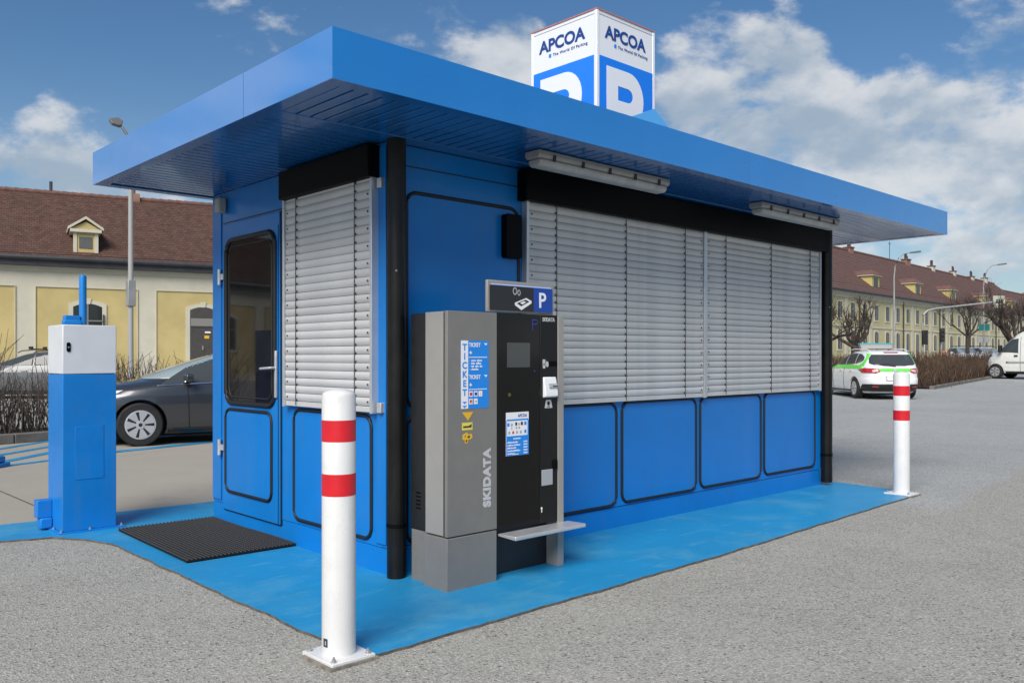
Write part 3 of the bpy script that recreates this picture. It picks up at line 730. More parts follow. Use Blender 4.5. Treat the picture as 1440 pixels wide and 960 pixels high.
def ring(cx, cy, r0, r1, asp=1.0): return [[(cx+r1*asp*cos(2*pi*k/18), cy+r1*sin(2*pi*k/18)) for k in range(18)], [(cx+r0*asp*cos(2*pi*k/18), cy+r0*sin(2*pi*k/18)) for k in range(18)]]
fill2d(ring(3.470, 1.688, 0.015, 0.023, 0.75), 'coin_icon', m_stick_g, FM(0), hd)
fill2d(ring(3.502, 1.680, 0.011, 0.018, 0.7), 'coin_icon', m_stick_g, FM(0.001), hd)
fill2d([[(3.470, 1.620), (3.562, 1.652), (3.606, 1.636), (3.606, 1.622), (3.522, 1.578), (3.470, 1.606)], [(3.484, 1.617), (3.556, 1.642), (3.590, 1.631), (3.522, 1.600)]], 'banknote_icon', m_stick_w, FM(0), hd)
fill2d([[(3.512, 1.620), (3.540, 1.632), (3.562, 1.628), (3.532, 1.612)]], 'banknote_icon', m_stick_w, FM(0.0005), hd)
# blue TICKET sticker
SF = lambda h: frame_front(0, MY-0.0006-h, 0)
def rect(x0, x1, z0, z1, name, m, parent, h=0.0): return fill2d([[(x0,z0),(x1,z0),(x1,z1),(x0,z1)]], name, m, SF(h), parent, ext=0.0005)
stk = MB().box(3.051, 3.257, MY-0.0012, MY-0.0001, 1.012, 1.393).build('ticket_sticker', m_stick_b, tm)
rect(3.0515, 3.103, 1.0125, 1.3925, 'white_strip', m_stick_w, stk, 0.001)
for i, ch in enumerate('TICKET'):
    text(ch, 'lettering', m_stick_b, frame_front(3.077, MY-0.003, 1.338-i*0.0505), 0.052, stk, offset=0.0012, align='CENTER', ext=0.0004)
for z in (1.052, 1.030): fill2d([[(3.060, z), (3.094, z), (3.077, z-0.014)]], 'arrow', m_stick_b, SF(0.0017), stk, ext=0.0004)
for z in (1.358, 1.178):
    text('TICKET', 'lettering', m_stick_w, frame_front(3.110, MY-0.0018, z), 0.031, stk, offset=0.0008, width=0.085, ext=0.0004)
    fill2d([[(3.222, z+0.021), (3.248, z+0.021), (3.235, z+0.007)]], 'arrow', m_stick_w, SF(0.0011), stk, ext=0.0004)
    fill2d([[(3.113, z-0.036), (3.119, z-0.036), (3.119, z-0.042), (3.125, z-0.042), (3.125, z-0.036), (3.131, z-0.036), (3.131, z-0.030), (3.125, z-0.030), (3.125, z-0.024), (3.119, z-0.024), (3.119, z-0.030), (3.113, z-0.030)]], 'plus_sign', m_stick_w, SF(0.0011), stk, ext=0.0004)
    b = MB(); rnd = random.Random(int(z*1000)); x = 3.110
    while x < 3.24:
        wd = rnd.uniform(0.008, 0.02); b.box(x, x+wd, MY-0.0022, MY-0.0013, z-0.061, z-0.056); x += wd+0.003
    b.build('small_print', m_stick_w, stk)
b = MB(); rnd = random.Random(5)
for i in range(4):
    x = 3.128; z = 1.281-i*0.0165
    b.box(3.113, 3.120, MY-0.0022, MY-0.0013, z-0.001, z+0.001)
    for wd in [(0.034, 0.040), (0.028, 0.042), (0.022, 0.028, 0.022), (0.052,)][i]:
        n = int(wd/0.0065)
        for j in range(n): b.box(x+j*0.0065, x+j*0.0065+0.005, MY-0.0022, MY-0.0013, z-0.0045, z+(0.006 if rnd.random() < .35 else 0.003))
        x += wd+0.006
b.build('small_print', m_stick_w, stk)
for i, (x, z, m) in enumerate(((3.110, 1.078, m_stick_r), (3.146, 1.078, m_stick_db), (3.181, 1.078, m_stick_w), (3.110, 1.036, m_stick_r), (3.146, 1.036, m_stick_w))):
    cd = MB().box(x, x+0.027, MY-0.0022, MY-0.0013, z, z+0.031).build('card_icon', m_stick_w, stk)
    if i == 2: rect(x+0.011, x+0.015, z+0.006, z+0.024, 'icon_mark', m_yellow, cd, 0.0019)
    elif i == 4: rect(x+0.006, x+0.021, z+0.012, z+0.019, 'icon_mark', m_stick_g, cd, 0.0019)
    else: rect(x+0.004, x+0.023, z+0.007, z+0.024, 'icon_mark', m, cd, 0.0019)
    if i == 3: rect(x+0.012, x+0.023, z+0.007, z+0.015, 'icon_mark', m_yellow, cd, 0.0023)
fill2d([[(3.062, 0.993), (3.142, 0.993), (3.102, 0.945)]], 'arrow_sticker', m_yellow, SF(0), tm)
ys = MB().box(3.060, 3.136, MY-0.0012, MY-0.0001, 0.893, 0.935).build('yellow_sticker', m_yellow2, tm)
rect(3.068, 3.128, 0.907, 0.916, 'icon_mark', m_stick_k, ys, 0.001); fill2d([[(3.100,0.912),(3.130,0.926),(3.126,0.914)]], 'icon_mark', m_stick_k, SF(0.001), ys)
key = fill2d([[(3.066,0.868),(3.095,0.880),(3.108,0.868),(3.130,0.872),(3.136,0.852),(3.118,0.836),(3.108,0.846),(3.100,0.820),(3.080,0.818),(3.078,0.838),(3.062,0.842)], ring(3.084,0.858,0.005,0.006)[0]], 'hand_sticker', m_yellow, SF(0), tm)
fill2d([[(3.098,0.858),(3.118,0.862),(3.114,0.850),(3.100,0.850)]], 'icon_mark', m_stick_k, SF(0.001), key); fill2d([[(3.086,0.838),(3.096,0.840),(3.093,0.826),(3.086,0.826)]], 'icon_mark', m_stick_k, SF(0.001), key)
Mrot = frame_front(3.270, MY-0.0005, 0.447) @ Matrix.Rotation(pi/2, 4, 'Z')
text('SKIDATA', 'lettering', m_letgrey, Mrot, 0.073, tm, offset=0.0042, width=0.338, space=1.10)
text('SKIDATA', 'lettering', m_letgrey, frame_front(3.698, MY+0.0035, 1.518), 0.032, tm, offset=0.0010, width=0.106)
# screen, blue LED P and their small lamps
MB().box(3.405, 3.592, MY+0.0035, MY+0.0055, 1.240, 1.385).build('screen', m_screen, tm)
b = MB(); dots = [(0,k) for k in range(8)] + [(k,7) for k in range(1,5)] + [(k,4) for k in range(1,5)] + [(5,5),(5,6)]
for (i, j) in dots: b.box(3.612+i*0.0085, 3.612+i*0.0085+0.0042, MY+0.0035, MY+0.0055, 1.462+j*0.0085, 1.462+j*0.0085+0.0042)
b.build('led_letter', m_ledblue, tm)
MB().box(3.628, 3.634, MY+0.0035, MY+0.0055, 1.214, 1.220).build('status_led', m_ledblue, tm)
MB().lathe([(0.011, -0.001), (0.011, 0.002)], (3.425, MY+0.0045, 1.08), 12, axis='Y').build('status_lamp', mat('amber_dull', (0.10, 0.09, 0.01), 0.3), tm)
# card slot with its pictogram
fill2d([[(3.700,1.232),(3.722,1.232),(3.722,1.286),(3.700,1.286)], [(3.706,1.250),(3.716,1.250),(3.716,1.262),(3.706,1.262)]], 'card_icon', m_letgrey, FM(0.002), tm)
fill2d([[(3.726,1.250),(3.738,1.238),(3.750,1.246),(3.748,1.270),(3.734,1.276),(3.728,1.266)]], 'hand_icon', m_letgrey, FM(0.002), tm)
MB().box(3.752, 3.822, MY+0.001, MY+0.0045, 1.244, 1.275).build('card_slot', m_black, tm)
# white reader box
b = MB(); b.prism([(0.0, 1.052), (0.028, 1.060), (0.028, 1.088), (0.016, 1.150), (0.010, 1.178), (0.0, 1.180)], lambda u, v, h: (h, MY+0.004-u, v), 3.698, 3.808)
rb = b.build('reader_box', m_stick_w, tm, bevel=0.008)
MB().obox((3.768, MY-0.0185, 1.126), Vector((1,0,0)), Vector((0,0.43,0.9)).normalized(), Vector((0,-0.9,0.43)).normalized(), 0.036, 0.013, 0.004).build('reader_slot', m_stick_g, rb)
MB().obox((3.782, MY-0.0215, 1.121), Vector((1,0,0)), Vector((0,0.43,0.9)).normalized(), Vector((0,-0.9,0.43)).normalized(), 0.022, 0.004, 0.004).build('reader_slot', m_stick_k, rb)
fill2d([[(3.716,0.990),(3.784,0.990),(3.770,1.040),(3.730,1.040)], ring(3.750,1.018,0.012,0.013)[0], [(3.735,0.995),(3.765,0.995),(3.762,1.001),(3.738,1.001)]], 'coin_icon', m_letgrey, FM(0.002), tm)
# price plate
pp = MB().box(3.398, 3.581, MY+0.0035, MY+0.0058, 0.722, 0.976).build('price_plate', m_stick_w, tm)
PF = lambda h: frame_front(0, MY+0.0032-h, 0)
def prect(x0, x1, z0, z1, m, name='print', h=0.0): return fill2d([[(x0,z0),(x1,z0),(x1,z1),(x0,z1)]], name, m, PF(h), pp, ext=0.0004)
prect(3.3985, 3.5805, 0.7225, 0.838, m_stick_b, 'blue_field'); prect(3.402, 3.577, 0.927, 0.936, m_stick_b, 'blue_field'); prect(3.571, 3.5805, 0.838, 0.927, m_stick_b, 'blue_field')
prect(3.3985, 3.403, 0.838, 0.927, m_stick_b, 'blue_field')
text('APCOA', 'lettering', m_brand, frame_front(3.492, MY+0.003, 0.947), 0.025, pp, offset=0.0006, width=0.075, ext=0.0004)
b = MB(); b2 = MB(); rnd = random.Random(9)
for i in range(5):
    z = 0.800 - i*0.0165
    x = 3.406
    while x < 3.406 + (0.085, 0.10, 0.07, 0.105, 0.055)[i]: b.box(x, x+0.005, MY+0.0022, MY+0.0031, z-0.0035, z+(0.0055 if rnd.random() < .4 else 0.0025)); x += 0.0066
    for j in range(5): b.box(3.538+j*0.0066, 3.538+j*0.0066+0.0045, MY+0.0022, MY+0.0031, z-0.0035, z+0.0045)
for j in range(9): b.box(3.455+j*0.0066, 3.455+j*0.0066+0.005, MY+0.0022, MY+0.0031, 0.818, 0.825)
for j in range(8): b.box(3.445+j*0.0066, 3.445+j*0.0066+0.005, MY+0.0022, MY+0.0031, 0.727, 0.732)
b.build('small_print', m_stick_w, pp)
for (x, z, s, m) in ((3.415, 0.905, 0.012, m_stick_b), (3.442, 0.903, 0.010, m_stick_g), (3.478, 0.907, 0.011, m_stick_k), (3.500, 0.906, 0.008, m_stick_g), (3.524, 0.908, 0.012, m_stick_k), (3.553, 0.908, 0.013, m_stick_b), (3.480, 0.885, 0.008, m_stick_g), (3.503, 0.885, 0.008, m_stick_g), (3.442, 0.883, 0.006, m_stick_g), (3.422, 0.858, 0.010, m_stick_g), (3.453, 0.858, 0.010, m_stick_r), (3.484, 0.858, 0.010, m_stick_g), (3.515, 0.858, 0.010, m_stick_g), (3.553, 0.860, 0.012, m_stick_b)):
    prect(x-s*0.7, x+s*0.7, z-s*0.8, z+s*0.8, m, 'icon_mark')
MB().box(3.690, 3.785, MY+0.0015, MY+0.0045, 0.520, 0.616).build('ticket_tray', m_stick_g, tm, bevel=0.002)
MB().box(3.785, 3.824, MY-0.004, MY+0.0045, 0.612, 0.672).build('tray_latch', m_black, tm, bevel=0.003)
MB().lathe([(0.007, -0.001), (0.007, 0.003)], (3.690, MY+0.0035, 0.385), 12, axis='Y').build('key_lock', m_stick_w, tm)
MB().box(3.688, 3.6925, MY+0.001, MY+0.0035, 0.360, 0.378).build('key_lock', m_stick_w, tm)
b = MB()
for i in range(5): b.box(2.981, 2.986, 3.95, 3.99, 0.43+i*0.022, 0.437+i*0.022)
b.build('vent_slots', m_black, tm)

# ------------------------------------------------------------------ bollards
def bollard(x, y, label, tagged):
    t = thing('bollard', label, 'bollard', (x, y, 0.010), 0, 'white bollards with two red bands')
    pl = MB().box(x-0.108, x+0.108, y-0.122, y+0.122, 0.0, 0.024).build('base_plate', m_white, t, bevel=0.003)
    MB().box(x-0.125, x+0.115, y-0.137, y+0.10, -0.01, 0.0125).build('mortar_bed', mat('mortar', (0.20, 0.18, 0.15), 0.95, var=0.3, vscale=20, bump=0.3), t)
    prof = [(0.073, 0.024), (0.073, 1.135)] + [(0.073*cos(a), 1.135+0.030*sin(a)) for a in (0.35, 0.7, 1.05, 1.35)] + [(0.004, 1.1655)]
    MB().lathe(prof, (x, y, 0), 40).build('post', m_white, t, smooth=35)
    for (z0, z1) in ((0.938, 1.030), (0.706, 0.800)):
        MB().lathe([(0.0725, z0), (0.0738, z0), (0.0738, z1), (0.0725, z1)], (x, y, 0), 40, cap=False).build('red_band', m_red, t, smooth=35)
    for (i, j) in ((-1,-1), (1,-1), (1,1), (-1,1)):
        cx, cy = x+i*0.085, y+j*0.098
        b = MB(); b.lathe([(0.013, 0.024), (0.013, 0.027)], (cx, cy, 0), 12); b.lathe([(0.0095, 0.027), (0.0095, 0.036)], (cx, cy, 0), 6); b.lathe([(0.005, 0.036), (0.005, 0.046)], (cx, cy, 0), 8)
        b.build('bolt', m_steel, t)
    if tagged:
        b = MB(); A = radians(178)
        pts = [(0.0745*cos(A+k*0.09), 0.0745*sin(A+k*0.09)) for k in range(5)]
        vs = [(x+px, y+py, z) for z in (0.064, 0.100) for px, py in pts]; b.add(vs, [(k, k+1, k+6, k+5) for k in range(4)])
        b.build('sticker', mat('bollard_sticker', (0.03, 0.035, 0.07), 0.4), t, recalc=True)
        b = MB(); pts = [(0.0750*cos(A+0.16+k*0.05), 0.0750*sin(A+0.16+k*0.05)) for k in range(3)]
        b.add([(x+px, y+py, z) for z in (0.072, 0.090) for px, py in pts], [(k, k+1, k+4, k+3) for k in range(2)]); b.build('sticker_mark', m_stick_g, t)
    return t
bollard(1.998, 3.228, 'red and white steel bollard in front of the ticket machine at the near slab corner', True)
bollard(8.225, 3.395, 'red and white steel bollard at the far right corner of the blue slab', False)

# ------------------------------------------------------------------ door mat
dm = thing('door_mat', 'black perforated rubber mat on the blue slab before the kiosk door', 'mat', (2.58, 5.94, 0.014), radians(-1.5))
dx0, dx1, dy0, dy1 = -0.375, 0.355, -0.655, 0.665
MB().box(dx0+0.006, dx1-0.006, dy0+0.006, dy1-0.006, 0.0, 0.008).build('base', m_matrub, dm, local=True)
b = MB(); nx, ny = 27, 49
for i in range(nx+1):
    x = dx0+(dx1-dx0)*i/nx; b.box(x-0.0055, x+0.0055, dy0, dy1, 0.006, 0.0195)
for j in range(ny+1):
    y = dy0+(dy1-dy0)*j/ny; b.box(dx0, dx1, y-0.0055, y+0.0055, 0.006, 0.0190)
b.build('lattice', m_matrub, dm, local=True, recalc=False)
b = MB()
for i in range(nx+1):
    for j in range(ny+1):
        x = dx0+(dx1-dx0)*i/nx; y = dy0+(dy1-dy0)*j/ny; b.lathe([(0.0075, 0.018), (0.005, 0.0265)], (x, y, 0), 5)
b.build('studs', mat('rubber_stud', (0.045, 0.045, 0.045), 0.6), dm, local=True, recalc=False, kind='stuff')

# ------------------------------------------------------------------ barrier cabinet
bc = thing('barrier_cabinet', 'blue barrier cabinet with white top and short blue post beside the door mat', 'barrier cabinet', (2.07, 6.96, 0.014))
x0, x1, y0, y1 = 1.885, 2.258, 6.782, 7.145
MB().box(x0-0.025, x1+0.06, y0-0.015, y1+0.03, 0.010, 0.026).build('base_plate', m_barblue, bc, bevel=0.002)
MB().box(x0, x1, y0, y1, 0.026, 1.172).build('body', m_barblue, bc, bevel=0.004)
MB().box(x0-0.001, x1+0.001, y0-0.001, y1+0.001, 1.176, 1.537).build('hood', m_whitemetal, bc, bevel=0.006)
MB().box(x0+0.01, x1-0.01, y0+0.01, y1-0.01, 1.170, 1.178).build('hood_gap', m_gasket, bc)
b = MB().prism(rrect(1.910, 1.937, 1.338, 1.408, 0.012), front(y0), 0, 0.006); lk = b.build('lock', m_black, bc)
MB().lathe([(0.006, 0.0), (0.006, 0.003)], (1.9235, y0-0.009, 1.372), 10, axis='Y').build('lock_core', m_steel, lk)
tri_ = [(1.968, 0.400), (2.168, 0.400), (2.168, 0.792), (1.968, 0.792)]
hp = MB().prism(tri_, front(y0), 0.0, 0.003).build('access_panel', m_barblue, bc, bevel=0.0015)
for (u, v) in ((1.985, 0.775), (2.150, 0.775), (2.150, 0.418)): MB().lathe([(0.006, 0), (0.006, 0.002)], (u, y0-0.0045, v), 10, axis='Y').build('screw', m_barblue, hp)
b = MB(); b.lathe([(0.026, 1.537), (0.026, 1.905), (0.022, 1.917), (0.008, 1.921)], (2.075, 6.962, 0), 24); b.build('post', m_barblue, bc, smooth=40)
b = MB(); b.box(1.945, 2.048, 6.93, 7.00, 1.537, 1.612); b.build('bracket', m_barblue, bc, bevel=0.004)
b = MB(); b.box(1.915, 2.048, 6.88, 6.9295, 1.537, 1.578); b.build('bracket', m_barblue, bc, bevel=0.012)
b = MB(); b.box(1.785, 1.8835, 7.04, 7.14, 0.105, 0.235); b.build('side_bracket', m_barblue, bc, bevel=0.004)
b = MB(); b.box(1.80, 1.8835, 7.02, 7.12, 0.026, 0.1045); b.build('side_bracket', m_barblue, bc, bevel=0.010)
for (x, y) in ((x0-0.012, y0-0.005), (2.07, y0-0.008), (x1+0.04, y0+0.01), (x0-0.014, 6.96), (x1+0.04, y1)):
    b = MB(); b.lathe([(0.010, 0.026), (0.010, 0.036)], (x, y, 0), 6); b.lathe([(0.005, 0.036), (0.005, 0.046)], (x, y, 0), 8); b.build('bolt', m_steel, bc)
# blue foot at the left edge
ft = thing('wheel_stop', 'low blue block on the blue bay lines by the left edge', 'wheel stop', (2.2, 11.3, 0.004), radians(42))
MB().box(-0.50, 0.48, -0.12, 0.12, 0.0, 0.05).build('base', m_barblue, ft, local=True, bevel=0.01)
MB().box(-0.46, 0.44, -0.09, 0.09, 0.05, 0.13).build('body', m_barblue, ft, local=True, bevel=0.02)

# ------------------------------------------------------------------ vehicles (local axes: nose +x, left side +y)
def lerp(tab, z):
    if z <= tab[0][0]: return tab[0][1]
    for (a, va), (b_, vb) in zip(tab, tab[1:]):
        if z <= b_: return va + (vb-va)*(z-a)/(b_-a)
    return tab[-1][1]
class Shape:
    def __init__(s, xf, xr, w, nf, nr, zs):
        s.xf, s.xr, s.w, s.nf, s.nr, s.zs = xf, xr, w, nf, nr, zs
    def at(s, z): return lerp(s.xf, z), lerp(s.xr, z), lerp(s.w, z), lerp(s.nf, z), lerp(s.nr, z)
    def ring(s, z, n=176):
        xf, xr, w, nf, nr = s.at(z); xc, hx = (xf+xr)/2, (xf-xr)/2; out = []
        for k in range(n):
            a = 2*pi*(k+0.5)/n; c, q = cos(a), sin(a); e = 2/(nf if c > 0 else nr)
            out.append((xc + hx*math.copysign(abs(c)**e, c), w*math.copysign(abs(q)**e, q), z))
        return out
    def y(s, x, z):
        xf, xr, w, nf, nr = s.at(z); xc, hx = (xf+xr)/2, (xf-xr)/2; t = (x-xc)/hx; n = nf if t > 0 else nr
        return w*max(0.0, 1-min(1, abs(t))**n)**(1/n)
    def xend(s, y, z, end):
        xf, xr, w, nf, nr = s.at(z); xc, hx = (xf+xr)/2, (xf-xr)/2; n = nf if end > 0 else nr
        return xc + end*hx*max(0.0, 1-min(1, abs(y)/w)**n)**(1/n)
def patch(fn, poly, nv=8, nu=10):
    """fill a polygon given in (u, v) with quads laid on the surface fn(u, v)"""
    v0, v1 = min(p[1] for p in poly), max(p[1] for p in poly); vs = []; fs = []
    for j in range(nv+1):
        v = v0+(v1-v0)*(0.002+0.996*j/nv); xs = []
        for p, q in zip(poly, poly[1:]+poly[:1]):
            if (p[1] <= v) != (q[1] <= v): xs.append(p[0]+(q[0]-p[0])*(v-p[1])/(q[1]-p[1]))
        u0, u1 = (min(xs), max(xs)) if xs else (poly[0][0], poly[0][0])
        for i in range(nu+1): vs.append(fn(u0+(u1-u0)*i/nu, v))
    for j in range(nv):
        for i in range(nu): a = j*(nu+1)+i; fs.append((a, a+1, a+nu+2, a+nu+1))
    return MB().add(vs, fs)
def solid(o, t):
    m = o.modifiers.new('thickness', 'SOLIDIFY'); m.thickness = t; m.offset = 0; return o
def car_body(sh, root, paint, wheels, wr, arch, name='body'):
    b = MB(); n = 176; R = [sh.ring(z, n) for z in sorted(set(list(sh.zs)+[k for tb in (sh.xf, sh.xr, sh.w) for k, _ in tb]))]
    vs = [p for r in R for p in r]; fs = []
    for i in range(len(R)-1):
        for k in range(n): fs.append((i*n+k, i*n+(k+1)%n, (i+1)*n+(k+1)%n, (i+1)*n+k))
    fs += [tuple(range(n-1,-1,-1)), tuple((len(R)-1)*n+k for k in range(n))]
    b.add(vs, fs)
    o = b.build(name, paint, root, local=True, center=(0,0,0))
    for wx in wheels:
        for s in (-1, 1):
            cb = MB().lathe([(arch, s*0.45), (arch, s*1.3)], (wx, 0, wr), 36, axis='Y').build('cut', m_well, None, center=(0,0,0))
            md = o.modifiers.new('arch', 'BOOLEAN'); md.object = cb; md.operation = 'DIFFERENCE'; md.solver = 'EXACT'
            tmp_mw = o.parent; o.parent = None
            dg = bpy.context.evaluated_depsgraph_get(); dg.update()
            me = bpy.data.meshes.new_from_object(o.evaluated_get(dg)); o.parent = tmp_mw
            o.modifiers.clear(); old = o.data; o.data = me; bpy.data.meshes.remove(old)
            bpy.data.objects.remove(cb)
    me = o.data; me.name = name; me.polygons.foreach_set('use_smooth', [True]*len(me.polygons)); me.set_sharp_from_angle(angle=radians(32))
    me.materials.clear(); me.materials.append(paint)
    for p in me.polygons: p.material_index = 0
    # dark inner wings and floor
    xf, xr, w, _, _ = sh.at(sh.zs[2])
    MB().box(xr+0.25, xf-0.25, -w+0.28, w-0.28, sh.zs[0]-0.05, sh.zs[0]+0.40).build('underbody', m_well, root, local=True)
    return o
def wheel(root, x, y, r, wid, style, s):
    """s = +1 left side, -1 right side: the rim faces outwards"""
    t = MB().lathe([(r*0.66, -wid/2), (r*0.93, -wid/2), (r, -wid/2+0.025), (r, wid/2-0.025), (r*0.93, wid/2), (r*0.66, wid/2)], (0, 0, 0), 40, axis='Y', cap=True)
    o = t.build('wheel', m_tyre, root, local=True, smooth=40, center=(0,0,0)); c = Vector((x, y, r)); ORG[o] = c; o.location = c
    d = s*wid/2
    def part(b, name, m, **k):
        q = b.build(name, m, o, local=True, center=(0,0,0), **k); ORG[q] = c; q.location = (0,0,0); return q
    part(MB().lathe([(r*0.67, d*0.96), (r*0.67, d*1.03), (r*0.60, d*1.06), (r*0.60, d*0.80)], n=40, axis='Y', cap=False), 'rim_edge', m_rim, smooth=40)
    part(MB().lathe([(0.01, d*0.84), (r*0.62, d*0.84)], n=32, axis='Y', cap=False), 'brake_disc', m_well)
    b = MB(); ns = style
    for k in range(ns):
        a = 2*pi*k/ns; hw = pi/ns*0.62
        pts = [(r*0.15, a-hw*0.95), (r*0.63, a-hw*1.18), (r*0.63, a+hw*1.18), (r*0.15, a+hw*0.95)]
        b.prism([(q*cos(t_), q*sin(t_)) for q, t_ in pts], lambda u, v, h: (u, h, v), d*0.88, d*1.07)
    b.lathe([(r*0.20, d*0.85), (r*0.20, d*1.09), (r*0.14, d*1.12), (0.003, d*1.12)], n=20, axis='Y', cap=False)
    part(b, 'rim', m_rim, smooth=30)
    part(MB().lathe([(r*0.085, d*1.10), (r*0.085, d*1.14), (0.002, d*1.145)], n=14, axis='Y', cap=False), 'hub_cap', m_mdark)
    return o
def zlist(a, b_, step, extra=()):
    n = int((b_-a)/step); return sorted(set([round(a+(b_-a)*i/n, 4) for i in range(n+1)]+list(extra)))
def side_patch(sh, root, poly, name, m, off=0.004, sides=(1, -1), nv=20, nu=28, thick=0.006):
    off += 0.005
    for s in sides:
        solid(patch(lambda u, v: (u, s*(sh.y(u, v)+off), v), poly, nv, nu).build(name, m, root, local=True, smooth=40), thick)
def end_patch(sh, root, poly, name, m, end, off=0.004, nv=20, nu=28, thick=0.006):
    off += 0.006; nv = max(nv, 16)
    solid(patch(lambda u, v: (sh.xend(u, v, end)+end*off, u, v), poly, nv, nu).build(name, m, root, local=True, smooth=40), thick)
def mirror(root, x, y, z, m):
    for s in (1, -1):
        b = MB(); b.prism(rrect(y+0.03, y+0.21, z-0.06, z+0.07, 0.045), lambda u, v, h: (x+h-(u-y)*0.12, s*u, v), -0.05, 0.06)
        o = b.build('mirror', m, root, local=True, bevel=0.02)
        MB().box(x-0.03, x+0.03, min(s*(y-0.03), s*(y+0.06)), max(s*(y-0.03), s*(y+0.06)), z-0.075, z-0.03).build('mirror_arm', m_trim, o, local=True)

# --- anthracite hatchback
sh = Shape(xf=[(.17,1.98),(.22,2.10),(.32,2.17),(.45,2.18),(.60,2.15),(.68,2.12),(.75,2.07),(.82,1.95),(.88,1.76),(.92,1.52),(.955,1.30),(1.00,1.18),(1.10,.90),(1.20,.60),(1.30,.29),(1.36,.08),(1.41,-.16),(1.45,-.55),(1.475,-.85)],
           xr=[(.17,-2.00),(.30,-2.12),(.50,-2.17),(.70,-2.17),(.90,-2.10),(1.00,-2.04),(1.20,-1.88),(1.36,-1.74),(1.42,-1.62),(1.45,-1.40),(1.475,-1.1)],
           w=[(.17,.80),(.24,.86),(.34,.885),(.50,.905),(.62,.912),(.72,.905),(.80,.890),(.88,.872),(.94,.850),(1.0,.825),(1.1,.785),(1.2,.740),(1.3,.690),(1.38,.635),(1.43,.575),(1.46,.49),(1.475,.36)],
           nf=[(.2,4.2),(.7,4.0),(.95,3.6),(1.2,3.6),(1.5,3.2)], nr=[(.2,5),(.9,4.6),(1.2,4.4),(1.5,3.6)],
           zs=zlist(.17, 1.475, .045, (.955, .20, .235, 1.44, 1.46)))
X, Y = 4.61, 12.86; hd_ = atan2(0.26, -0.963)      # nose towards -X and a little +Y
c_, s_ = cos(hd_), sin(hd_); fx, fy = 1.30, 0.80
# the wheel we see is the left front one
focus = thing('parked_car', 'anthracite hatchback parked on blue bay lines behind the barrier cabinet', 'car', (X-(fx*c_-fy*s_), Y-(fx*s_+fy*c_), 0.004), hd_)
car_body(sh, focus, p_dark, (1.30, -1.35), 0.315, 0.365)
for x in (1.30, -1.35):
    for s in (1, -1): wheel(focus, x, s*0.795, 0.315, 0.205, 7, s)
side_patch(sh, focus, [(1.0,.895),(.93,.955),(.48,1.24),(.18,1.345),(-.10,1.395),(-.50,1.405),(-.52,.97),(0,.945)], 'window', m_cglass)
side_patch(sh, focus, [(-.60,.995),(-.58,1.405),(-.95,1.40),(-1.30,1.34),(-1.52,1.24),(-1.42,1.02)], 'window', m_cglass)
side_patch(sh, focus, [(1.06,.872),(1.06,.888),(0,.938),(-1.55,1.000),(-1.55,.982),(0,.920)], 'chrome_strip', m_chrome, 0.004, thick=0.012)
end_patch(sh, focus, [(-.78,.975),(.78,.975),(.68,1.20),(.57,1.39),(-.57,1.39),(-.68,1.20)], 'windscreen', m_wscreen, 1)
end_patch(sh, focus, [(-.66,1.03),(.66,1.03),(.52,1.34),(-.52,1.34)], 'rear_window', m_cglass, -1)
side_patch(sh, focus, [(2.08,.63),(2.07,.75),(1.90,.80),(1.52,.815),(1.70,.72)], 'headlight', m_head, 0.006)
side_patch(sh, focus, [(-1.95,.78),(-1.75,.80),(-1.80,.95),(-2.02,.93)], 'tail_light', m_tail, 0.006)
end_patch(sh, focus, [(-.52,.28),(.52,.28),(.56,.48),(-.56,.48)], 'grille', m_trim, 1, 0.006)
side_patch(sh, focus, [(.62,.20),(.63,.20),(.66,.93),(.65,.93)], 'door_seam', m_well, 0.002, thick=0.003, nu=2)
side_patch(sh, focus, [(-.54,.20),(-.53,.20),(-.53,.96),(-.54,.96)], 'door_seam', m_well, 0.002, thick=0.003, nu=2)
side_patch(sh, focus, [(-.30,.845),(-.12,.845),(-.12,.875),(-.30,.875)], 'door_handle', p_dark, 0.018, thick=0.02)
side_patch(sh, focus, [(-.98,.19),(.92,.19),(.92,.245),(-.98,.245)], 'sill', m_trim, 0.008, thick=0.02)
mirror(focus, 0.66, 0.86, 0.985, p_dark)
b = MB(); b.tube([(1.24, 0.1, 0.985), (1.20, -0.55, 1.0)], 0.009, 6); b.build('wiper', m_trim, focus, local=True)

# --- white estate with green band (and a silver one of the same build beyond the hedge)
sw = Shape(xf=[(.18,2.02),(.26,2.16),(.40,2.22),(.58,2.20),(.68,2.14),(.76,2.02),(.84,1.80),(.92,1.50),(.98,1.22),(1.02,1.05),(1.12,.78),(1.24,.44),(1.34,.14),(1.40,-.06),(1.45,-.30),(1.49,-.65)],
           xr=[(.18,-2.05),(.26,-2.20),(.36,-2.29),(.50,-2.325),(.60,-2.32),(.66,-2.28),(.80,-2.265),(.95,-2.23),(1.05,-2.19),(1.20,-2.09),(1.35,-1.97),(1.42,-1.92),(1.45,-1.84),(1.49,-1.5)],
           w=[(.18,.82),(.26,.875),(.36,.90),(.55,.915),(.70,.915),(.82,.905),(.92,.880),(.98,.860),(1.1,.815),(1.2,.775),(1.3,.730),(1.39,.680),(1.44,.625),(1.47,.54),(1.49,.42)],
           nf=[(.2,4.2),(.7,4.0),(1,3.6),(1.5,3.4)], nr=[(.2,4.6),(.7,4.6),(.95,4.8),(1.2,5.0),(1.5,4.6)],
           zs=zlist(.18, 1.49, .045, (.58,.62,.64,.66,1.43,1.46,1.475)))
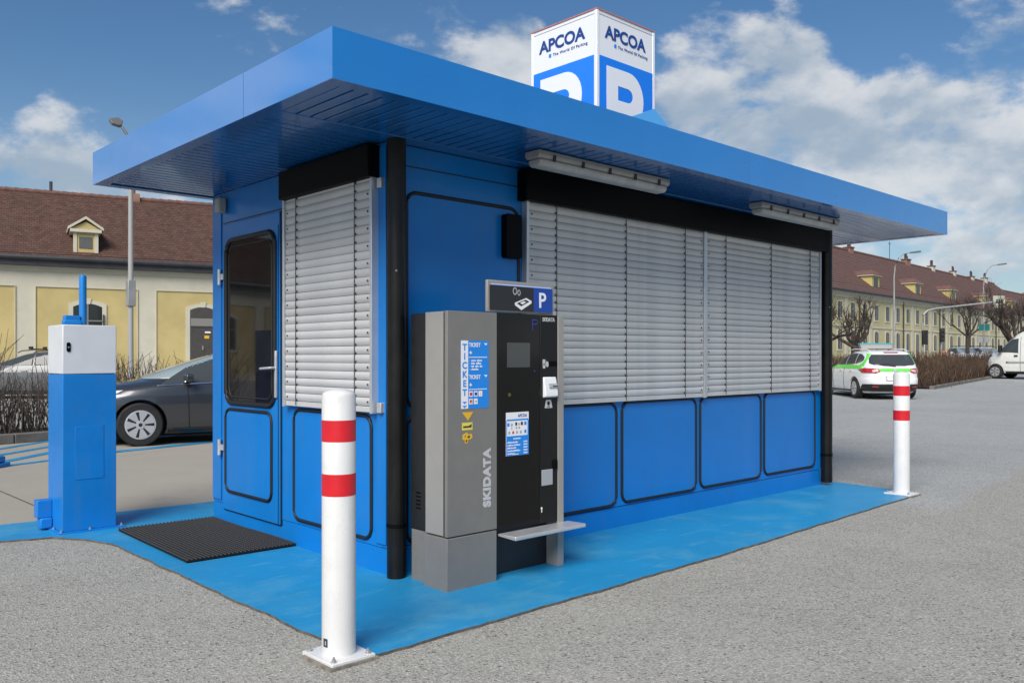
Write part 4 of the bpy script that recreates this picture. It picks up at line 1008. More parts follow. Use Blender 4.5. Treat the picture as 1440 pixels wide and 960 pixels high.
def estate(label, loc, rz, paint, green, roofbox, name='parked_car'):
    t = thing(name, label, 'car', loc, rz)
    car_body(sw, t, paint, (1.36, -1.34), 0.318, 0.368)
    for x in (1.36, -1.34):
        for s in (1, -1): wheel(t, x, s*0.80, 0.318, 0.205, 9, s)
    # windows
    side_patch(sw, t, [(.80,1.03),(.42,1.22),(.10,1.35),(-.15,1.40),(-.42,1.415),(-.44,1.05)], 'window', m_cglass)
    side_patch(sw, t, [(-.50,1.05),(-.48,1.415),(-.9,1.415),(-1.17,1.40),(-1.20,1.075)], 'window', m_cglass)
    side_patch(sw, t, [(-1.26,1.08),(-1.24,1.395),(-1.50,1.37),(-1.72,1.28),(-1.74,1.19),(-1.60,1.13)], 'window', m_cglass)
    end_patch(sw, t, [(-.78,1.04),(.78,1.04),(.60,1.40),(-.60,1.40)], 'windscreen', m_wscreen, 1)
    end_patch(sw, t, [(-.30,1.015),(.30,1.015),(.60,1.04),(.69,1.09),(.66,1.24),(.57,1.36),(-.57,1.36),(-.66,1.24),(-.69,1.09),(-.60,1.04)], 'rear_window', m_cglass, -1, nv=12)
    # bumper, lamps, plate
    end_patch(sw, t, [(-.80,.24),(.80,.24),(.875,.34),(.878,.46),(-.878,.46),(-.875,.34)], 'rear_bumper', m_trim, -1, 0.008, nv=6, nu=24, thick=0.012)
    side_patch(sw, t, [(-2.02,.26),(-1.75,.30),(-1.78,.40),(-2.0,.455),(-2.20,.46),(-2.20,.30)], 'rear_bumper', m_trim, 0.008, thick=0.012)
    for s in (1, -1):
        tl = [(s*.44,.84),(s*.56,.795),(s*.84,.80),(s*.862,.90),(s*.80,.945),(s*.50,.935)]
        end_patch(sw, t, tl, 'tail_light', m_tail, -1, 0.008, nu=18, thick=0.014)
        end_patch(sw, t, [(s*.49,.855),(s*.60,.825),(s*.66,.83),(s*.65,.895),(s*.50,.905)], 'tail_light_lens', m_tailclear, -1, 0.017, nu=8)
        end_patch(sw, t, [(s*.50,.365),(s*.66,.37),(s*.66,.40),(s*.50,.395)], 'reflector', m_tail, -1, 0.016)
        side_patch(sw, t, [(-2.17,.81),(-1.92,.86),(-1.78,.915),(-1.90,.945),(-2.15,.94)], 'tail_light', m_tail, 0.007, sides=(s,), thick=0.012)
    side_patch(sw, t, [(2.08,.64),(2.07,.76),(1.90,.80),(1.60,.80),(1.74,.70)], 'headlight', m_head, 0.006)
    end_patch(sw, t, [(-.30,.56),(.30,.56),(.30,.70),(-.30,.70)], 'plate_recess', m_stick_g, -1, 0.003)
    end_patch(sw, t, [(-.26,.575),(.26,.575),(.26,.685),(-.26,.685)], 'number_plate', m_plate, -1, 0.010)
    end_patch(sw, t, [(-.22,1.405),(.22,1.405),(.22,1.435),(-.22,1.435)], 'brake_light', m_tail, -1, 0.010)
    end_patch(sw, t, [(-.02,.995),(.40,1.045),(.42,1.075),(.10,1.07),(-.04,1.035)], 'rear_wiper', m_trim, -1, 0.022, thick=0.02)
    end_patch(sw, t, [(-.05,.865),(0,.80),(.05,.865),(0,.945)], 'emblem', m_rim, -1, 0.018)
    side_patch(sw, t, [(.50,.22),(.515,.22),(.545,1.0),(.53,1.0)], 'door_seam', m_well, 0.002, thick=0.003, nu=2)
    side_patch(sw, t, [(-.47,.22),(-.455,.22),(-.455,1.04),(-.47,1.04)], 'door_seam', m_well, 0.002, thick=0.003, nu=2)
    for x in (-.30, -1.18): side_patch(sw, t, [(x,.86),(x+.17,.86),(x+.17,.89),(x,.89)], 'door_handle', paint, 0.020, thick=0.02)
    side_patch(sw, t, [(-.95,.215),(.98,.215),(.98,.26),(-.95,.26)], 'sill', m_trim, 0.006, thick=0.02)
    for s in (1, -1):
        MB().tube([(-1.72, s*.57, 1.46), (-1.55, s*.575, 1.525), (-.5, s*.575, 1.54), (.0, s*.555, 1.50), (.12, s*.54, 1.44)], 0.016, 8).build('roof_rail', paint if green else m_trim, t, local=True, smooth=50)
    mirror(t, 0.62, 0.88, 1.07, paint)
    if green:
        end_patch(sw, t, [(-.46,.845),(.46,.845),(.50,.935),(-.50,.935)], 'green_band', m_green, -1, 0.005, nu=20)
        side_patch(sw, t, [(-1.82,.93),(-1.0,.945),(.0,.94),(1.15,.925),(1.15,.99),(.85,1.005),(0,1.03),(-1.0,1.045),(-1.80,1.02)], 'green_band', m_green, 0.0035)
        side_patch(sw, t, [(-1.60,1.02),(-1.86,1.02),(-1.90,1.20),(-1.86,1.38),(-1.70,1.40),(-1.80,1.26),(-1.76,1.14)], 'green_band', m_green, 0.003)
        # taxi-style roof advertising light
        MB().box(-.72, -.66, -.55, .55, 1.53, 1.545).build('sign_bar', m_trim, t, local=True)
        b = MB(); b.prism([(-.46,1.545),(.46,1.545),(.50,1.66),(.50,1.70),(-.50,1.70),(-.50,1.66)], lambda u, v, h: (h, u, v), -.80, -.62)
        rs = b.build('roof_sign', m_polewhite, t, local=True, bevel=0.01)
        MB().box(-.815, -.605, -.52, .52, 1.685, 1.725).build('sign_cap', m_teal, rs, local=True, bevel=0.01)
    else:
        for x in (-1.35, -.25): MB().box(x-.03, x+.03, -.60, .60, 1.545, 1.575).build('roof_bar', m_trim, t, local=True)
        if roofbox:
            for x in (-1.35, -.25):
                for s in (-.5, .5): MB().box(x-.06, x+.06, s-.05, s+.05, 1.575, 1.64).build('bar_clamp', m_trim, t, local=True, bevel=0.02)
    return t
px, py = cw(11.66, 28.22); rz = atan2(cw(0.03, 1)[1], cw(0.03, 1)[0])
estate('white estate car with bright green band driving away behind the far bollard', (px, py, gz(px, py)+0.002), rz, p_white, True, False, 'taxi_car')
px, py = cw(-15.5, 27.6); rz = atan2(cw(-1, -0.10)[1], cw(-1, -0.10)[0])
estate('silver grey estate car with roof bars parked beyond the bare hedge at left', (px, py, 0.0), rz, p_silver, False, True)
px, py = cw(32.7, 62); rz = atan2(cw(-0.25, -1)[1], cw(-0.25, -1)[0])
estate('white car facing the hedge, left one of two far parked cars', (px, py, gz(px, py)+0.05), rz, p_white, False, False)
px, py = cw(34.6, 62.5); rz = atan2(cw(-0.05, -1)[1], cw(-0.05, -1)[0])
estate('white car half hidden by the van, right one of two far parked cars', (px, py, gz(px, py)+0.05), rz, p_white, False, False)

# --- white van
sv = Shape(xf=[(.28,2.22),(.40,2.31),(.60,2.35),(.85,2.33),(1.00,2.27),(1.12,2.14),(1.22,1.99),(1.28,1.90),(1.60,1.58),(1.95,1.20),(2.18,.95),(2.32,.70),(2.42,.35),(2.48,-.2),(2.51,-.6)],
           xr=[(.28,-2.55),(.40,-2.62),(2.30,-2.60),(2.42,-2.55),(2.48,-2.4),(2.51,-2.2)],
           w=[(.28,.92),(.40,.975),(.60,.99),(1.10,.99),(1.30,.975),(1.70,.945),(2.10,.91),(2.30,.875),(2.42,.80),(2.48,.68),(2.51,.5)],
           nf=[(.3,4.5),(1.1,4.2),(1.3,4.5),(2.5,4.5)], nr=[(.3,12),(2.5,10)], zs=zlist(.28, 2.51, .07, (2.45,2.48)))
px, py = cw(26.0, 42.1); vd = cw(-0.62, 0.785); rz = atan2(vd[1], vd[0])
van = thing('parked_van', 'white high-roof delivery van at the right edge by the end of the brown hedge', 'van', (px, py, gz(*cw(25.5, 43))+0.01), rz)
car_body(sv, van, p_van, (1.78, -1.55), 0.345, 0.40)
for x in (1.78, -1.55):
    for s in (1, -1): wheel(van, x, s*0.86, 0.345, 0.22, 6, s)
side_patch(sv, van, [(1.68,1.30),(1.36,1.72),(1.12,1.95),(.72,1.98),(.70,1.27)], 'window', m_cglass)
end_patch(sv, van, [(-.84,1.33),(.84,1.33),(.74,2.08),(-.74,2.08)], 'windscreen', m_wscreen, 1)
side_patch(sv, van, [(-2.4,.78),(1.25,.78),(1.25,.86),(-2.4,.86)], 'rub_strip', m_stick_g, 0.012, thick=0.02)
side_patch(sv, van, [(-1.05,.28),(1.28,.28),(1.28,.36),(-1.05,.36)], 'sill', m_trim, 0.008, thick=0.02)
side_patch(sv, van, [(2.18,.30),(2.24,.62),(2.20,.66),(2.17,.30)], 'front_bumper', m_trim, 0.008, thick=0.02)
side_patch(sv, van, [(2.26,.84),(2.20,1.02),(2.06,1.06),(2.12,.86)], 'headlight', m_head, 0.008)
side_patch(sv, van, [(.60,.36),(.615,.36),(.615,2.05),(.60,2.05)], 'door_seam', m_well, 0.003, thick=0.003, nu=2)
side_patch(sv, van, [(-.62,.36),(-.605,.36),(-.605,2.10),(-.62,2.10)], 'door_seam', m_well, 0.003, thick=0.003, nu=2)
side_patch(sv, van, [(.72,1.10),(.88,1.10),(.88,1.17),(.72,1.17)], 'door_handle', m_trim, 0.02, thick=0.03)
for s in (1, -1):
    b = MB(); b.prism(rrect(.95, 1.20, 1.30, 1.66, 0.06), lambda u, v, h: (1.50+h, s*u, v), -.07, .07); b.build('mirror', m_trim, van, local=True, bevel=0.03)

# ------------------------------------------------------------------ buildings
def roof_sheet(b, corners, uvs): b.add(corners, [(0,1,2,3)]); b.uvq.append(uvs)
def tiled_roof(name, parent, e, n, P0, z0, z1, half, t0, t1, courses, m, smooth=None, kind=None):
    """pitched side of a roof in overlapping stepped courses. e along the eave, n up the slope (horizontal), local world coords"""
    sl = sqrt(half**2 + (z1-z0)**2); vs = []; fs = []; uv = []; nseg = max(1, int((t1-t0)/3.0))
    lift = 0.040 if courses > 20 else 0.03
    for i in range(courses):
        for h, q in ((i/courses, lift), ((i+1.0)/courses, 0.0)):
            for k in range(nseg+1):
                t = t0+(t1-t0)*k/nseg; sag = 0.05*mnoise.noise((t*0.11, h*1.3, 4.2)) + 0.012*mnoise.noise((t*0.9, i*0.7, 1.2))
                zz = z0+(z1-z0)*h + q + sag
                vs.append((P0[0]+e[0]*t+n[0]*half*h, P0[1]+e[1]*t+n[1]*half*h, zz)); uv.append((t, h*sl))
        a = i*2*(nseg+1)
        for k in range(nseg):
            fs.append((a+k, a+k+1, a+nseg+1+k+1, a+nseg+1+k))
            if i: fs.append((a+k, a-(nseg+1)+k, a-(nseg+1)+k+1, a+k+1))
    M = ROOTM[root_of(parent)]; c = M @ Vector(vs[len(vs)//2])
    me = bpy.data.meshes.new(name); me.from_pydata([tuple(M @ Vector(p) - c) for p in vs], [], fs)
    ul = me.uv_layers.new(name='UVMap')
    for lp in me.loops: ul.data[lp.index].uv = uv[lp.vertex_index]
    me.materials.append(m)
    o = link(name, me, parent, c)
    return o
class Wall:
    """frame of a facade: t along, z up, o outwards; P0 world XY at t = 0"""
    def __init__(s, P0, e, n): s.P0, s.e, s.n = P0, e, n
    def p(s, t, z, o=0.0): return (s.P0[0]+s.e[0]*t+s.n[0]*o, s.P0[1]+s.e[1]*t+s.n[1]*o, z)
    def box(s, b, t0, t1, z0, z1, o0, o1):
        vs = [s.p(t0,z0,o0), s.p(t1,z0,o0), s.p(t1,z0,o1), s.p(t0,z0,o1), s.p(t0,z1,o0), s.p(t1,z1,o0), s.p(t1,z1,o1), s.p(t0,z1,o1)]
        return b.add(vs, [(0,3,2,1),(4,5,6,7),(0,1,5,4),(1,2,6,5),(2,3,7,6),(3,0,4,7)])
    def prism(s, b, poly, o0, o1): return b.prism(poly, lambda u, v, h: s.p(u, v, h), o0, o1)
def arch_poly(t0, t1, z0, z1, rise, n=8):
    c = (t0+t1)/2; pts = [(t0, z0), (t1, z0)]
    for k in range(n+1):
        f = k/n; t = t1+(t0-t1)*f; pts.append((t, z1-rise*(abs(t-c)/((t1-t0)/2))**2))
    return pts

# --- left: one-storey yellow building with tiled roof
ea = cw(.875, .484); na = cw(.484, -.875); P0 = cw(-17.0, 36.0); A = Wall(P0, ea, na)
T0, T1 = -40.0, 16.5; EZ, RZ, HALF = 5.34, 8.80, 5.0
bl_ = thing('yellow_building', 'low yellow and cream building with brown tiled roof on the left', 'building', (*A.p(0, 0, -HALF)[:2], 0.0))
b = MB(); A.box(b, T0, T1, 0.0, 4.86, -2*HALF, 0.0); b.build('wall', m_stuccow, bl_)
PANELS = [(1.94-4.54*j, 1.94-4.54*j+3.77) for j in (8, 7, 6)] + [(1.94-4.54*5+0.0, 1.94-4.54*5+3.77), (1.94-4.54*4, 1.94-4.54*4+3.77), (1.94-4.54*3, 1.94-4.54*3+3.77), (-7.14, -3.34), (-2.60, 1.17), (1.94, 5.71), (6.48, 10.25), (11.02, 14.8)]
for i, (a, c) in enumerate(PANELS):
    b = MB(); A.box(b, a, c, 0.35, 4.15, 0.001, 0.004)
    pn = b.build('wall_panel', m_stuccoy, bl_)
    b = MB()
    for (q0, q1, r0, r1) in ((a-0.03, a, 0.35, 4.15), (c, c+0.03, 0.35, 4.15), (a-0.03, c+0.03, 4.15, 4.19)): A.box(b, q0, q1, r0, r1, 0.001, 0.05)
    b.build('panel_edge', m_stuccow, pn)
    if i == 8: w0, w1, wt, isdoor = 3.30, 4.38, 3.50, True
    else: w0, w1, wt, isdoor = (a+c)/2-0.54, (a+c)/2+0.54, 3.52, False
    b = MB(); zb = 0.35 if isdoor else 1.7
    po = arch_poly(w0-0.17, w1+0.17, zb-(0 if isdoor else .15), wt+0.14, 0.16); A.prism(b, po, 0.0045, 0.05)
    fr_ = b.build('door_surround' if isdoor else 'window_surround', m_stuccow, bl_)
    b = MB(); A.prism(b, [((w0+w1)/2-0.09, wt-0.02), ((w0+w1)/2+0.09, wt-0.02), ((w0+w1)/2+0.13, wt+0.22), ((w0+w1)/2-0.13, wt+0.22)], 0.0505, 0.085); b.build('keystone', m_stuccow, fr_)
    if isdoor:
        b = MB(); A.prism(b, arch_poly(w0, w1, 0.35, wt, 0.14), 0.0505, 0.056); dd = b.build('door', m_brownmetal, bl_)
        b = MB(); A.box(b, w0+0.02, w1-0.02, 3.02, 3.06, 0.0565, 0.08); A.box(b, w0+0.02, w1-0.02, 2.62, 2.66, 0.0565, 0.08); b.build('transom', m_brownmetal, dd)
        b = MB(); A.box(b, w0+0.03, w1-0.03, 2.665, 3.015, 0.057, 0.066); b.build('transom_panel', m_winframe, dd)
        b = MB(); A.box(b, w0+0.62, w0+0.86, 2.36, 2.43, 0.057, 0.062); b.build('door_plate', m_stick_w, dd)
        b = MB(); A.box(b, w0+0.60, w0+0.80, 2.12, 2.25, 0.057, 0.062); b.build('door_plate', m_yellow, dd)
        b = MB(); A.box(b, w0+0.52, w0+0.545, 1.62, 1.80, 0.057, 0.10); b.build('handle', m_alu, dd)
    else:
        b = MB(); A.prism(b, arch_poly(w0, w1, zb, wt, 0.14), 0.0505, 0.053); ww = b.build('window', m_windark, bl_)
        b = MB(); A.box(b, (w0+w1)/2-0.025, (w0+w1)/2+0.025, zb, wt-0.03, 0.0535, 0.085); A.box(b, w0, w1, 2.78, 2.83, 0.0535, 0.085); b.build('window_frame', m_winframe, ww)
        b = MB(); A.box(b, w1+0.02, w1+0.08, zb+0.1, wt-0.45, 0.0505, 0.12); b.build('shutter_rail', m_brownmetal, ww)
b = MB(); A.box(b, T0-0.1, T1+0.1, 4.862, 4.98, -0.2, 0.12); A.box(b, T0-0.1, T1+0.1, 4.78, 4.8605, 0.001, 0.06); b.build('cornice', m_stuccow, bl_)
rf = tiled_roof('roof', bl_, ea, (-na[0], -na[1]), (A.p(0,0,0.32)[0], A.p(0,0,0.32)[1]), EZ+0.02, RZ, HALF+0.32, T0-0.3, T1+0.3, 34, m_tile)
tiled_roof('roof', bl_, (-ea[0], -ea[1]), na, (A.p(0,0,-2*HALF-0.32)[0], A.p(0,0,-2*HALF-0.32)[1]), EZ+0.02, RZ, HALF+0.32, -T1-0.3, -T0+0.3, 24, m_tile)
b = MB()
for tt in (T0, T1-0.2): A.prism(b, [(0, 0)]*0 or [(tt, 4.86), (tt+0.2, 4.86), (tt+0.2, RZ-0.3), (tt, RZ-0.3)], -HALF-0.1, -HALF+0.1)
for tt in (T0, T1-0.2):
    b.add([A.p(tt, 4.86, 0), A.p(tt, 4.86, -2*HALF), A.p(tt, RZ-0.05, -HALF), A.p(tt+0.2, 4.86, 0), A.p(tt+0.2, 4.86, -2*HALF), A.p(tt+0.2, RZ-0.05, -HALF)], [(0,1,2),(3,5,4),(0,2,5,3),(1,4,5,2),(0,3,4,1)])
b.build('gable', m_stuccow, bl_)
b = MB(); A.box(b, T0-0.3, T1+0.3, 4.985, 5.22, 0.05, 0.36); b.build('gutter_board', m_gutter, bl_)
b = MB(); b.tube([A.p(T0-0.3, 5.29, 0.43), A.p(T1+0.3, 5.29, 0.43)], 0.10, 8); b.build('gutter', m_gutter, bl_)
rid = MB()
t = T0-0.3; k = 0
while t < T1+0.3:
    z = RZ+0.03+0.05*mnoise.noise((t*0.11, 1.3, 4.2)); rid.tube([A.p(t, z+0.015, -HALF), A.p(t+0.40, z, -HALF)], 0.13, 8, r1=0.115); t += 0.38
rid.build('ridge_tiles', m_ridge, rf, smooth=50)
b = MB(); b.tube([A.p(-2.0, RZ, -HALF), A.p(-2.0, RZ+0.55, -HALF)], 0.07, 8); b.build('vent_pipe', m_gutter, rf)
b = MB(); A.box(b, 1.35, 1.75, RZ-0.1, RZ+0.30, -HALF-0.2, -HALF+0.2); b.lathe([(0.12, RZ+0.30), (0.14, RZ+0.62)], A.p(1.45, 0, -HALF), 10); b.build('chimney', m_chimney, rf)
# dormer
def small_dormer(W_, root, tc_, z0, zw, zt, wd, o0, depth):
    d = MB(); W_.box(d, tc_-wd, tc_+wd, z0, zw, o0-depth, o0); dm_ = d.build('dormer', m_stuccoy, root)
    b = MB(); W_.box(b, tc_-wd*0.58, tc_+wd*0.58, z0+0.28, zw-0.18, o0+0.001, o0+0.02); b.build('window', mat('dormer_shutter', (0.10, 0.10, 0.095), 0.5), dm_)
    b = MB(); W_.box(b, tc_-wd-0.04, tc_-wd+0.10, z0, zw, o0+0.0005, o0+0.035); W_.box(b, tc_+wd-0.10, tc_+wd+0.04, z0, zw, o0+0.0005, o0+0.035); b.build('pilaster', m_stuccow, dm_)
    b = MB(); W_.box(b, tc_-wd-0.16, tc_+wd+0.16, zw, zw+0.13, o0-depth, o0+0.16); b.build('cornice', m_stuccow, dm_)
    b = MB(); b.prism([(tc_-wd-0.16, zw+0.131), (tc_+wd+0.16, zw+0.131), (tc_, zt-0.1)], lambda u, v, h: W_.p(u, v, h), o0-depth-1.2, o0+0.02); b.build('pediment', m_stuccoy, dm_)
    for s in (-1, 1):
        b = MB(); pa, pb = (tc_+s*(wd+0.24), zw+0.10), (tc_, zt)
        b.prism([pa, pb, (pb[0], pb[1]+0.11), (pa[0], pa[1]+0.11)], lambda u, v, h: W_.p(u, v, h), o0-depth-1.4, o0+0.14); b.build('dormer_roof', m_stuccow, dm_)
    b = MB(); W_.box(b, tc_-wd-0.05, tc_+wd+0.05, z0-0.32, z0, o0-0.6, o0+0.02); b.build('apron', m_gutter, dm_)
for tcn_ in (-0.78, -9.9, 8.4): small_dormer(A, rf, tcn_, 5.53, 6.47, 7.03, 0.43, -0.10, 1.9)

# --- right: long two-storey yellow building
eb = cw(.683, .730); nb_ = cw(.730, -.683); P0 = cw(27.2, 73.0); B = Wall(P0, eb, nb_)
U0, U1 = -34.0, 140.0; EZ2, RZ2, HALF2 = 7.10, 12.62, 6.3
br_ = thing('long_building', 'long two storey pale yellow building with brown tiled roof and dormers on the right', 'building', (*B.p(20, 0, -HALF2)[:2], 0.4))
b = MB(); B.box(b, U0, U1, -0.5, 6.80, -2*HALF2, 0.0); b.build('wall', m_stuccoy2, br_)
b = MB(); B.box(b, U0-.2, U1+.2, 6.801, 7.02, -0.2, 0.28); B.box(b, U0-.1, U1+.1, 6.52, 6.80, 0.001, 0.10); b.build('cornice', m_stuccow, br_)
b = MB(); b.tube([B.p(U0-.3, 7.08, 0.50), B.p(U1+.3, 7.08, 0.50)], 0.10, 8); b.build('gutter', m_gutter, br_)
b = MB(); B.box(b, U0, U1, 3.98, 4.14, 0.001, 0.06); b.build('string_course', m_stuccow, br_)
k = -15
while True:
    t = 7.26 + 2.83*k; k += 1
    if t < U0+1: continue
    if t > 116: break
    b = MB(); B.box(b, t-0.58, t+0.58, 4.60, 6.24, 0.001, 0.05); sf = b.build('window_surround', m_stuccow, br_)
    b = MB(); B.box(b, t-0.44, t+0.44, 4.75, 6.12, 0.0505, 0.056); b.build('window', m_windark, sf)
    b = MB(); B.box(b, t-0.03, t+0.03, 4.75, 6.12, 0.0565, 0.09); B.box(b, t-0.44, t+0.44, 5.55, 5.61, 0.0565, 0.085); b.build('window_frame', m_winframe, sf)
    b = MB(); B.prism(b, arch_poly(t-0.56, t+0.56, 1.85 if k % 3 else 0.6, 3.84, 0.14), 0.001, 0.05); sf = b.build('window_surround', m_stuccow, br_)
    b = MB(); B.prism(b, arch_poly(t-0.44, t+0.44, 2.0 if k % 3 else 0.6, 3.68, 0.14), 0.0505, 0.056); b.build('window', m_windark, sf)
    b = MB(); B.box(b, t-0.03, t+0.03, 2.0, 3.6, 0.0565, 0.09); b.build('window_frame', m_winframe, sf)
    if k % 4 == 0:
        b = MB(); b.tube([B.p(t+1.41, 0.3, 0.1), B.p(t+1.41, 6.95, 0.1)], 0.06, 6); b.build('drainpipe', m_gutter, br_)
    if k % 2 == 0:
        b = MB(); B.box(b, t-1.41-0.28, t-1.41+0.28, 0.2, 6.5, 0.001, 0.045); b.build('pilaster', m_stuccow, br_)
rf2 = tiled_roof('roof', br_, eb, (-nb_[0], -nb_[1]), (B.p(0,0,0.5)[0], B.p(0,0,0.5)[1]), EZ2, RZ2, HALF2+0.5, U0-.3, 76.0, 22, m_tile2)
tiled_roof('roof', br_, (-eb[0], -eb[1]), nb_, (B.p(0,0,-2*HALF2-.5)[0], B.p(0,0,-2*HALF2-.5)[1]), EZ2, RZ2, HALF2+0.5, -76.0, -U0+.3, 14, m_tile2)
tiled_roof('roof', br_, eb, (-nb_[0], -nb_[1]), (B.p(0,0,0.49)[0], B.p(0,0,0.49)[1]), EZ2, RZ2-0.75, HALF2+0.49, 76.0, U1+.3, 20, m_tile2)
tiled_roof('roof', br_, (-eb[0], -eb[1]), nb_, (B.p(0,0,-2*HALF2-.49)[0], B.p(0,0,-2*HALF2-.49)[1]), EZ2, RZ2-0.75, HALF2+0.49, -U1-.3, -76.0, 14, m_tile2)
b = MB()
for tt in (U0, 75.9, U1-0.2):
    rz_ = RZ2 if tt < 100 else RZ2-0.75
    b.add([B.p(tt, 6.8, 0.3), B.p(tt, 6.8, -2*HALF2-0.3), B.p(tt, rz_-0.02, -HALF2), B.p(tt+0.25, 6.8, 0.3), B.p(tt+0.25, 6.8, -2*HALF2-0.3), B.p(tt+0.25, rz_-0.02, -HALF2)], [(0,1,2),(3,5,4),(0,2,5,3),(1,4,5,2),(0,3,4,1)])
b.build('gable', m_stuccow, br_)
b = MB(); b.tube([B.p(U0, RZ2+.02, -HALF2), B.p(76, RZ2+.02, -HALF2)], 0.16, 8); b.tube([B.p(76, RZ2-.73, -HALF2), B.p(U1, RZ2-.73, -HALF2)], 0.16, 8); b.build('ridge_tiles', m_ridge, rf2)
rnd = random.Random(4)
for t in (-8, 5, 19.5, 37, 46.5, 55.5, 64, 71, 96):
    z = RZ2 if t < 76 else RZ2-0.75; w_ = rnd.uniform(0.30, 0.65); h = rnd.uniform(0.20, 0.50)
    b = MB(); B.box(b, t-w_, t+w_, z-0.5, z+h, -HALF2-0.35, -HALF2+0.35); ch = b.build('chimney', m_chimney if t in (5, 19.5, 37) else m_stuccow, rf2)
    b = MB(); B.box(b, t-w_-.08, t+w_+.08, z+h, z+h+.12, -HALF2-.43, -HALF2+.43); b.build('chimney_cap', m_ridge, ch)
    b = MB()
    for q in (-.5, .1, .6):
        b.lathe([(0.10, z+h+.12), (0.11, z+h+rnd.uniform(.45, .9))], B.p(t+q*w_, 0, -HALF2), 8)
    b.build('chimney_pot', m_gutter, ch)
for t in (14.2, 31.5): 
    b = MB(); b.tube([B.p(t, RZ2, -HALF2), B.p(t, RZ2+2.2, -HALF2)], 0.035, 6); B.box(b, t-0.5, t+0.5, RZ2+1.9, RZ2+1.94, -HALF2-.02, -HALF2+.02); b.build('aerial', m_gutter, rf2)
def big_dormer(tc_):
    d = MB(); B.box(d, tc_-0.95, tc_+0.95, 7.45, 9.0, -4.2, -0.55); dm_ = d.build('dormer', m_stuccoy3, rf2)
    b = MB(); B.box(b, tc_-0.5, tc_+0.5, 7.75, 8.85, -0.549, -0.52); b.build('window', m_windark, dm_)
    b = MB(); B.box(b, tc_-1.15, tc_+1.15, 9.001, 9.12, -4.6, -0.35); b.build('cornice', m_stuccow, dm_)
    b = MB(); b.add([B.p(tc_-1.2, 9.121, -0.3), B.p(tc_+1.2, 9.121, -0.3), B.p(tc_, 9.62, -0.9), B.p(tc_-1.2, 9.121, -4.6), B.p(tc_+1.2, 9.121, -4.6), B.p(tc_, 9.62, -4.6)], [(0,1,2),(0,2,5,3),(1,4,5,2),(3,5,4),(0,3,4,1)])
    b.build('dormer_roof', m_ridge, dm_)
for t in (-12.5, -0.5, 11.5, 23.4, 35.6, 49.7, 62.8, 88, 101): big_dormer(t)

# ------------------------------------------------------------------ trees and hedges
def limb(b, p, d, L, r, depth, rnd, tw, spread=0.55, knob=True, up=0.15, n=7):
    pts = [p]; q = p.copy(); dd = d.normalized(); seg = 4
    for i in range(seg):
        dd = (dd + Vector((rnd.uniform(-1,1), rnd.uniform(-1,1), rnd.uniform(-.5,1)+up))*0.20).normalized()
        q = q + dd*(L/seg); pts.append(q.copy())
    r1 = r*0.62 if depth else r*0.45
    b.tube(pts, r, n, r1=r1)
    if knob and depth <= 1:
        b.lathe([(r1*0.5, -r1*1.3), (r1*1.5, -r1*0.5), (r1*1.6, r1*0.3), (r1*0.8, r1*1.3)], tuple(q), 7)
    if depth == 0:
        for k in range(tw[0]):
            td = (dd + Vector((rnd.uniform(-1,1), rnd.uniform(-1,1), rnd.uniform(-.3,1.1)))*0.9).normalized(); l = tw[1]*rnd.uniform(.5, 1.2)
            m = q + td*l*0.55 + Vector((rnd.uniform(-1,1), rnd.uniform(-1,1), rnd.uniform(0,1)))*l*0.08
            b.tube([q, m, q+td*l], tw[2], 3, r1=tw[2]*0.4)
        return
    for k in range(rnd.choice((2, 3, 3))):
        nd = (dd + Vector((rnd.uniform(-1,1), rnd.uniform(-1,1), rnd.uniform(-.35,.8)))*spread*1.25).normalized()
        st = pts[rnd.choice((2, 3, 4, 4))]
        limb(b, st, nd, L*rnd.uniform(.55,.85), r1*rnd.uniform(.75,1.0), depth-1, rnd, tw, spread, knob, up, max(4, n-1))
def tree(x, d, label, H_trunk, r, L, depth, seed, tw, nlimb=5, spread=.55, knob=True, up=.15, group='bare trees before the long building'):
    px, py = cw(x, d); z = gz(px, py); rnd = random.Random(seed)
    t = thing('bare_tree', label, 'tree', (px, py, z), 0, group)
    b = MB(); b.tube([(0,0,-.1), (0.02,0,H_trunk*.25), (-.03,.02,H_trunk*.6), (0,0,H_trunk)], r*1.25, 10, r1=r*.9)
    b.lathe([(r*.5, H_trunk-r*1.2), (r*1.15, H_trunk-r*.3), (r*1.1, H_trunk+r*.3), (r*.5, H_trunk+r*.9)], (0,0,0), 9); b.build('trunk', m_bark, t, local=True, smooth=60)
    b = MB()
    for k in range(nlimb):
        a = 2*pi*(k+rnd.uniform(-.25,.25))/nlimb; d_ = Vector((cos(a)*rnd.uniform(.5,1), sin(a)*rnd.uniform(.5,1), rnd.uniform(.5,1.3)))
        limb(b, Vector((0,0,H_trunk-.05)), d_, L*rnd.uniform(.8,1.1), r*.55, depth, rnd, tw, spread, knob, up)
    b.build('crown', m_bark, t, local=True, recalc=False)
    return t
tree(22.0, 55.0, 'pollarded bare tree with thick knotted limbs above the white estate car', 1.55, .24, 1.25, 2, 21, (8, .8, .016), 6)
tree(17.9, 50.0, 'pollarded bare tree half hidden by the kiosk end', 1.7, .22, 1.4, 2, 33, (8, .7, .016), 6)
tree(32.4, 61.0, 'slender bare tree with fine twigs between the traffic lights and the van', 2.3, .13, 1.45, 2, 8, (7, 1.0, .010), 7, .6, False, .45)
tree(32.4, 55.5, 'dark pollarded bare tree with heavy limbs behind the van', 1.6, .26, 1.45, 2, 47, (9, .8, .016), 7)
tree(36.5, 62.0, 'bare pollarded tree at the right edge above the van roof', 1.8, .22, 1.4, 2, 52, (8, .8, .016), 6)
tree(24.2, 66.0, 'thin young bare tree beside the first street lamp', 2.4, .07, 1.0, 2, 14, (5, .9, .011), 5, .6, False, .5)

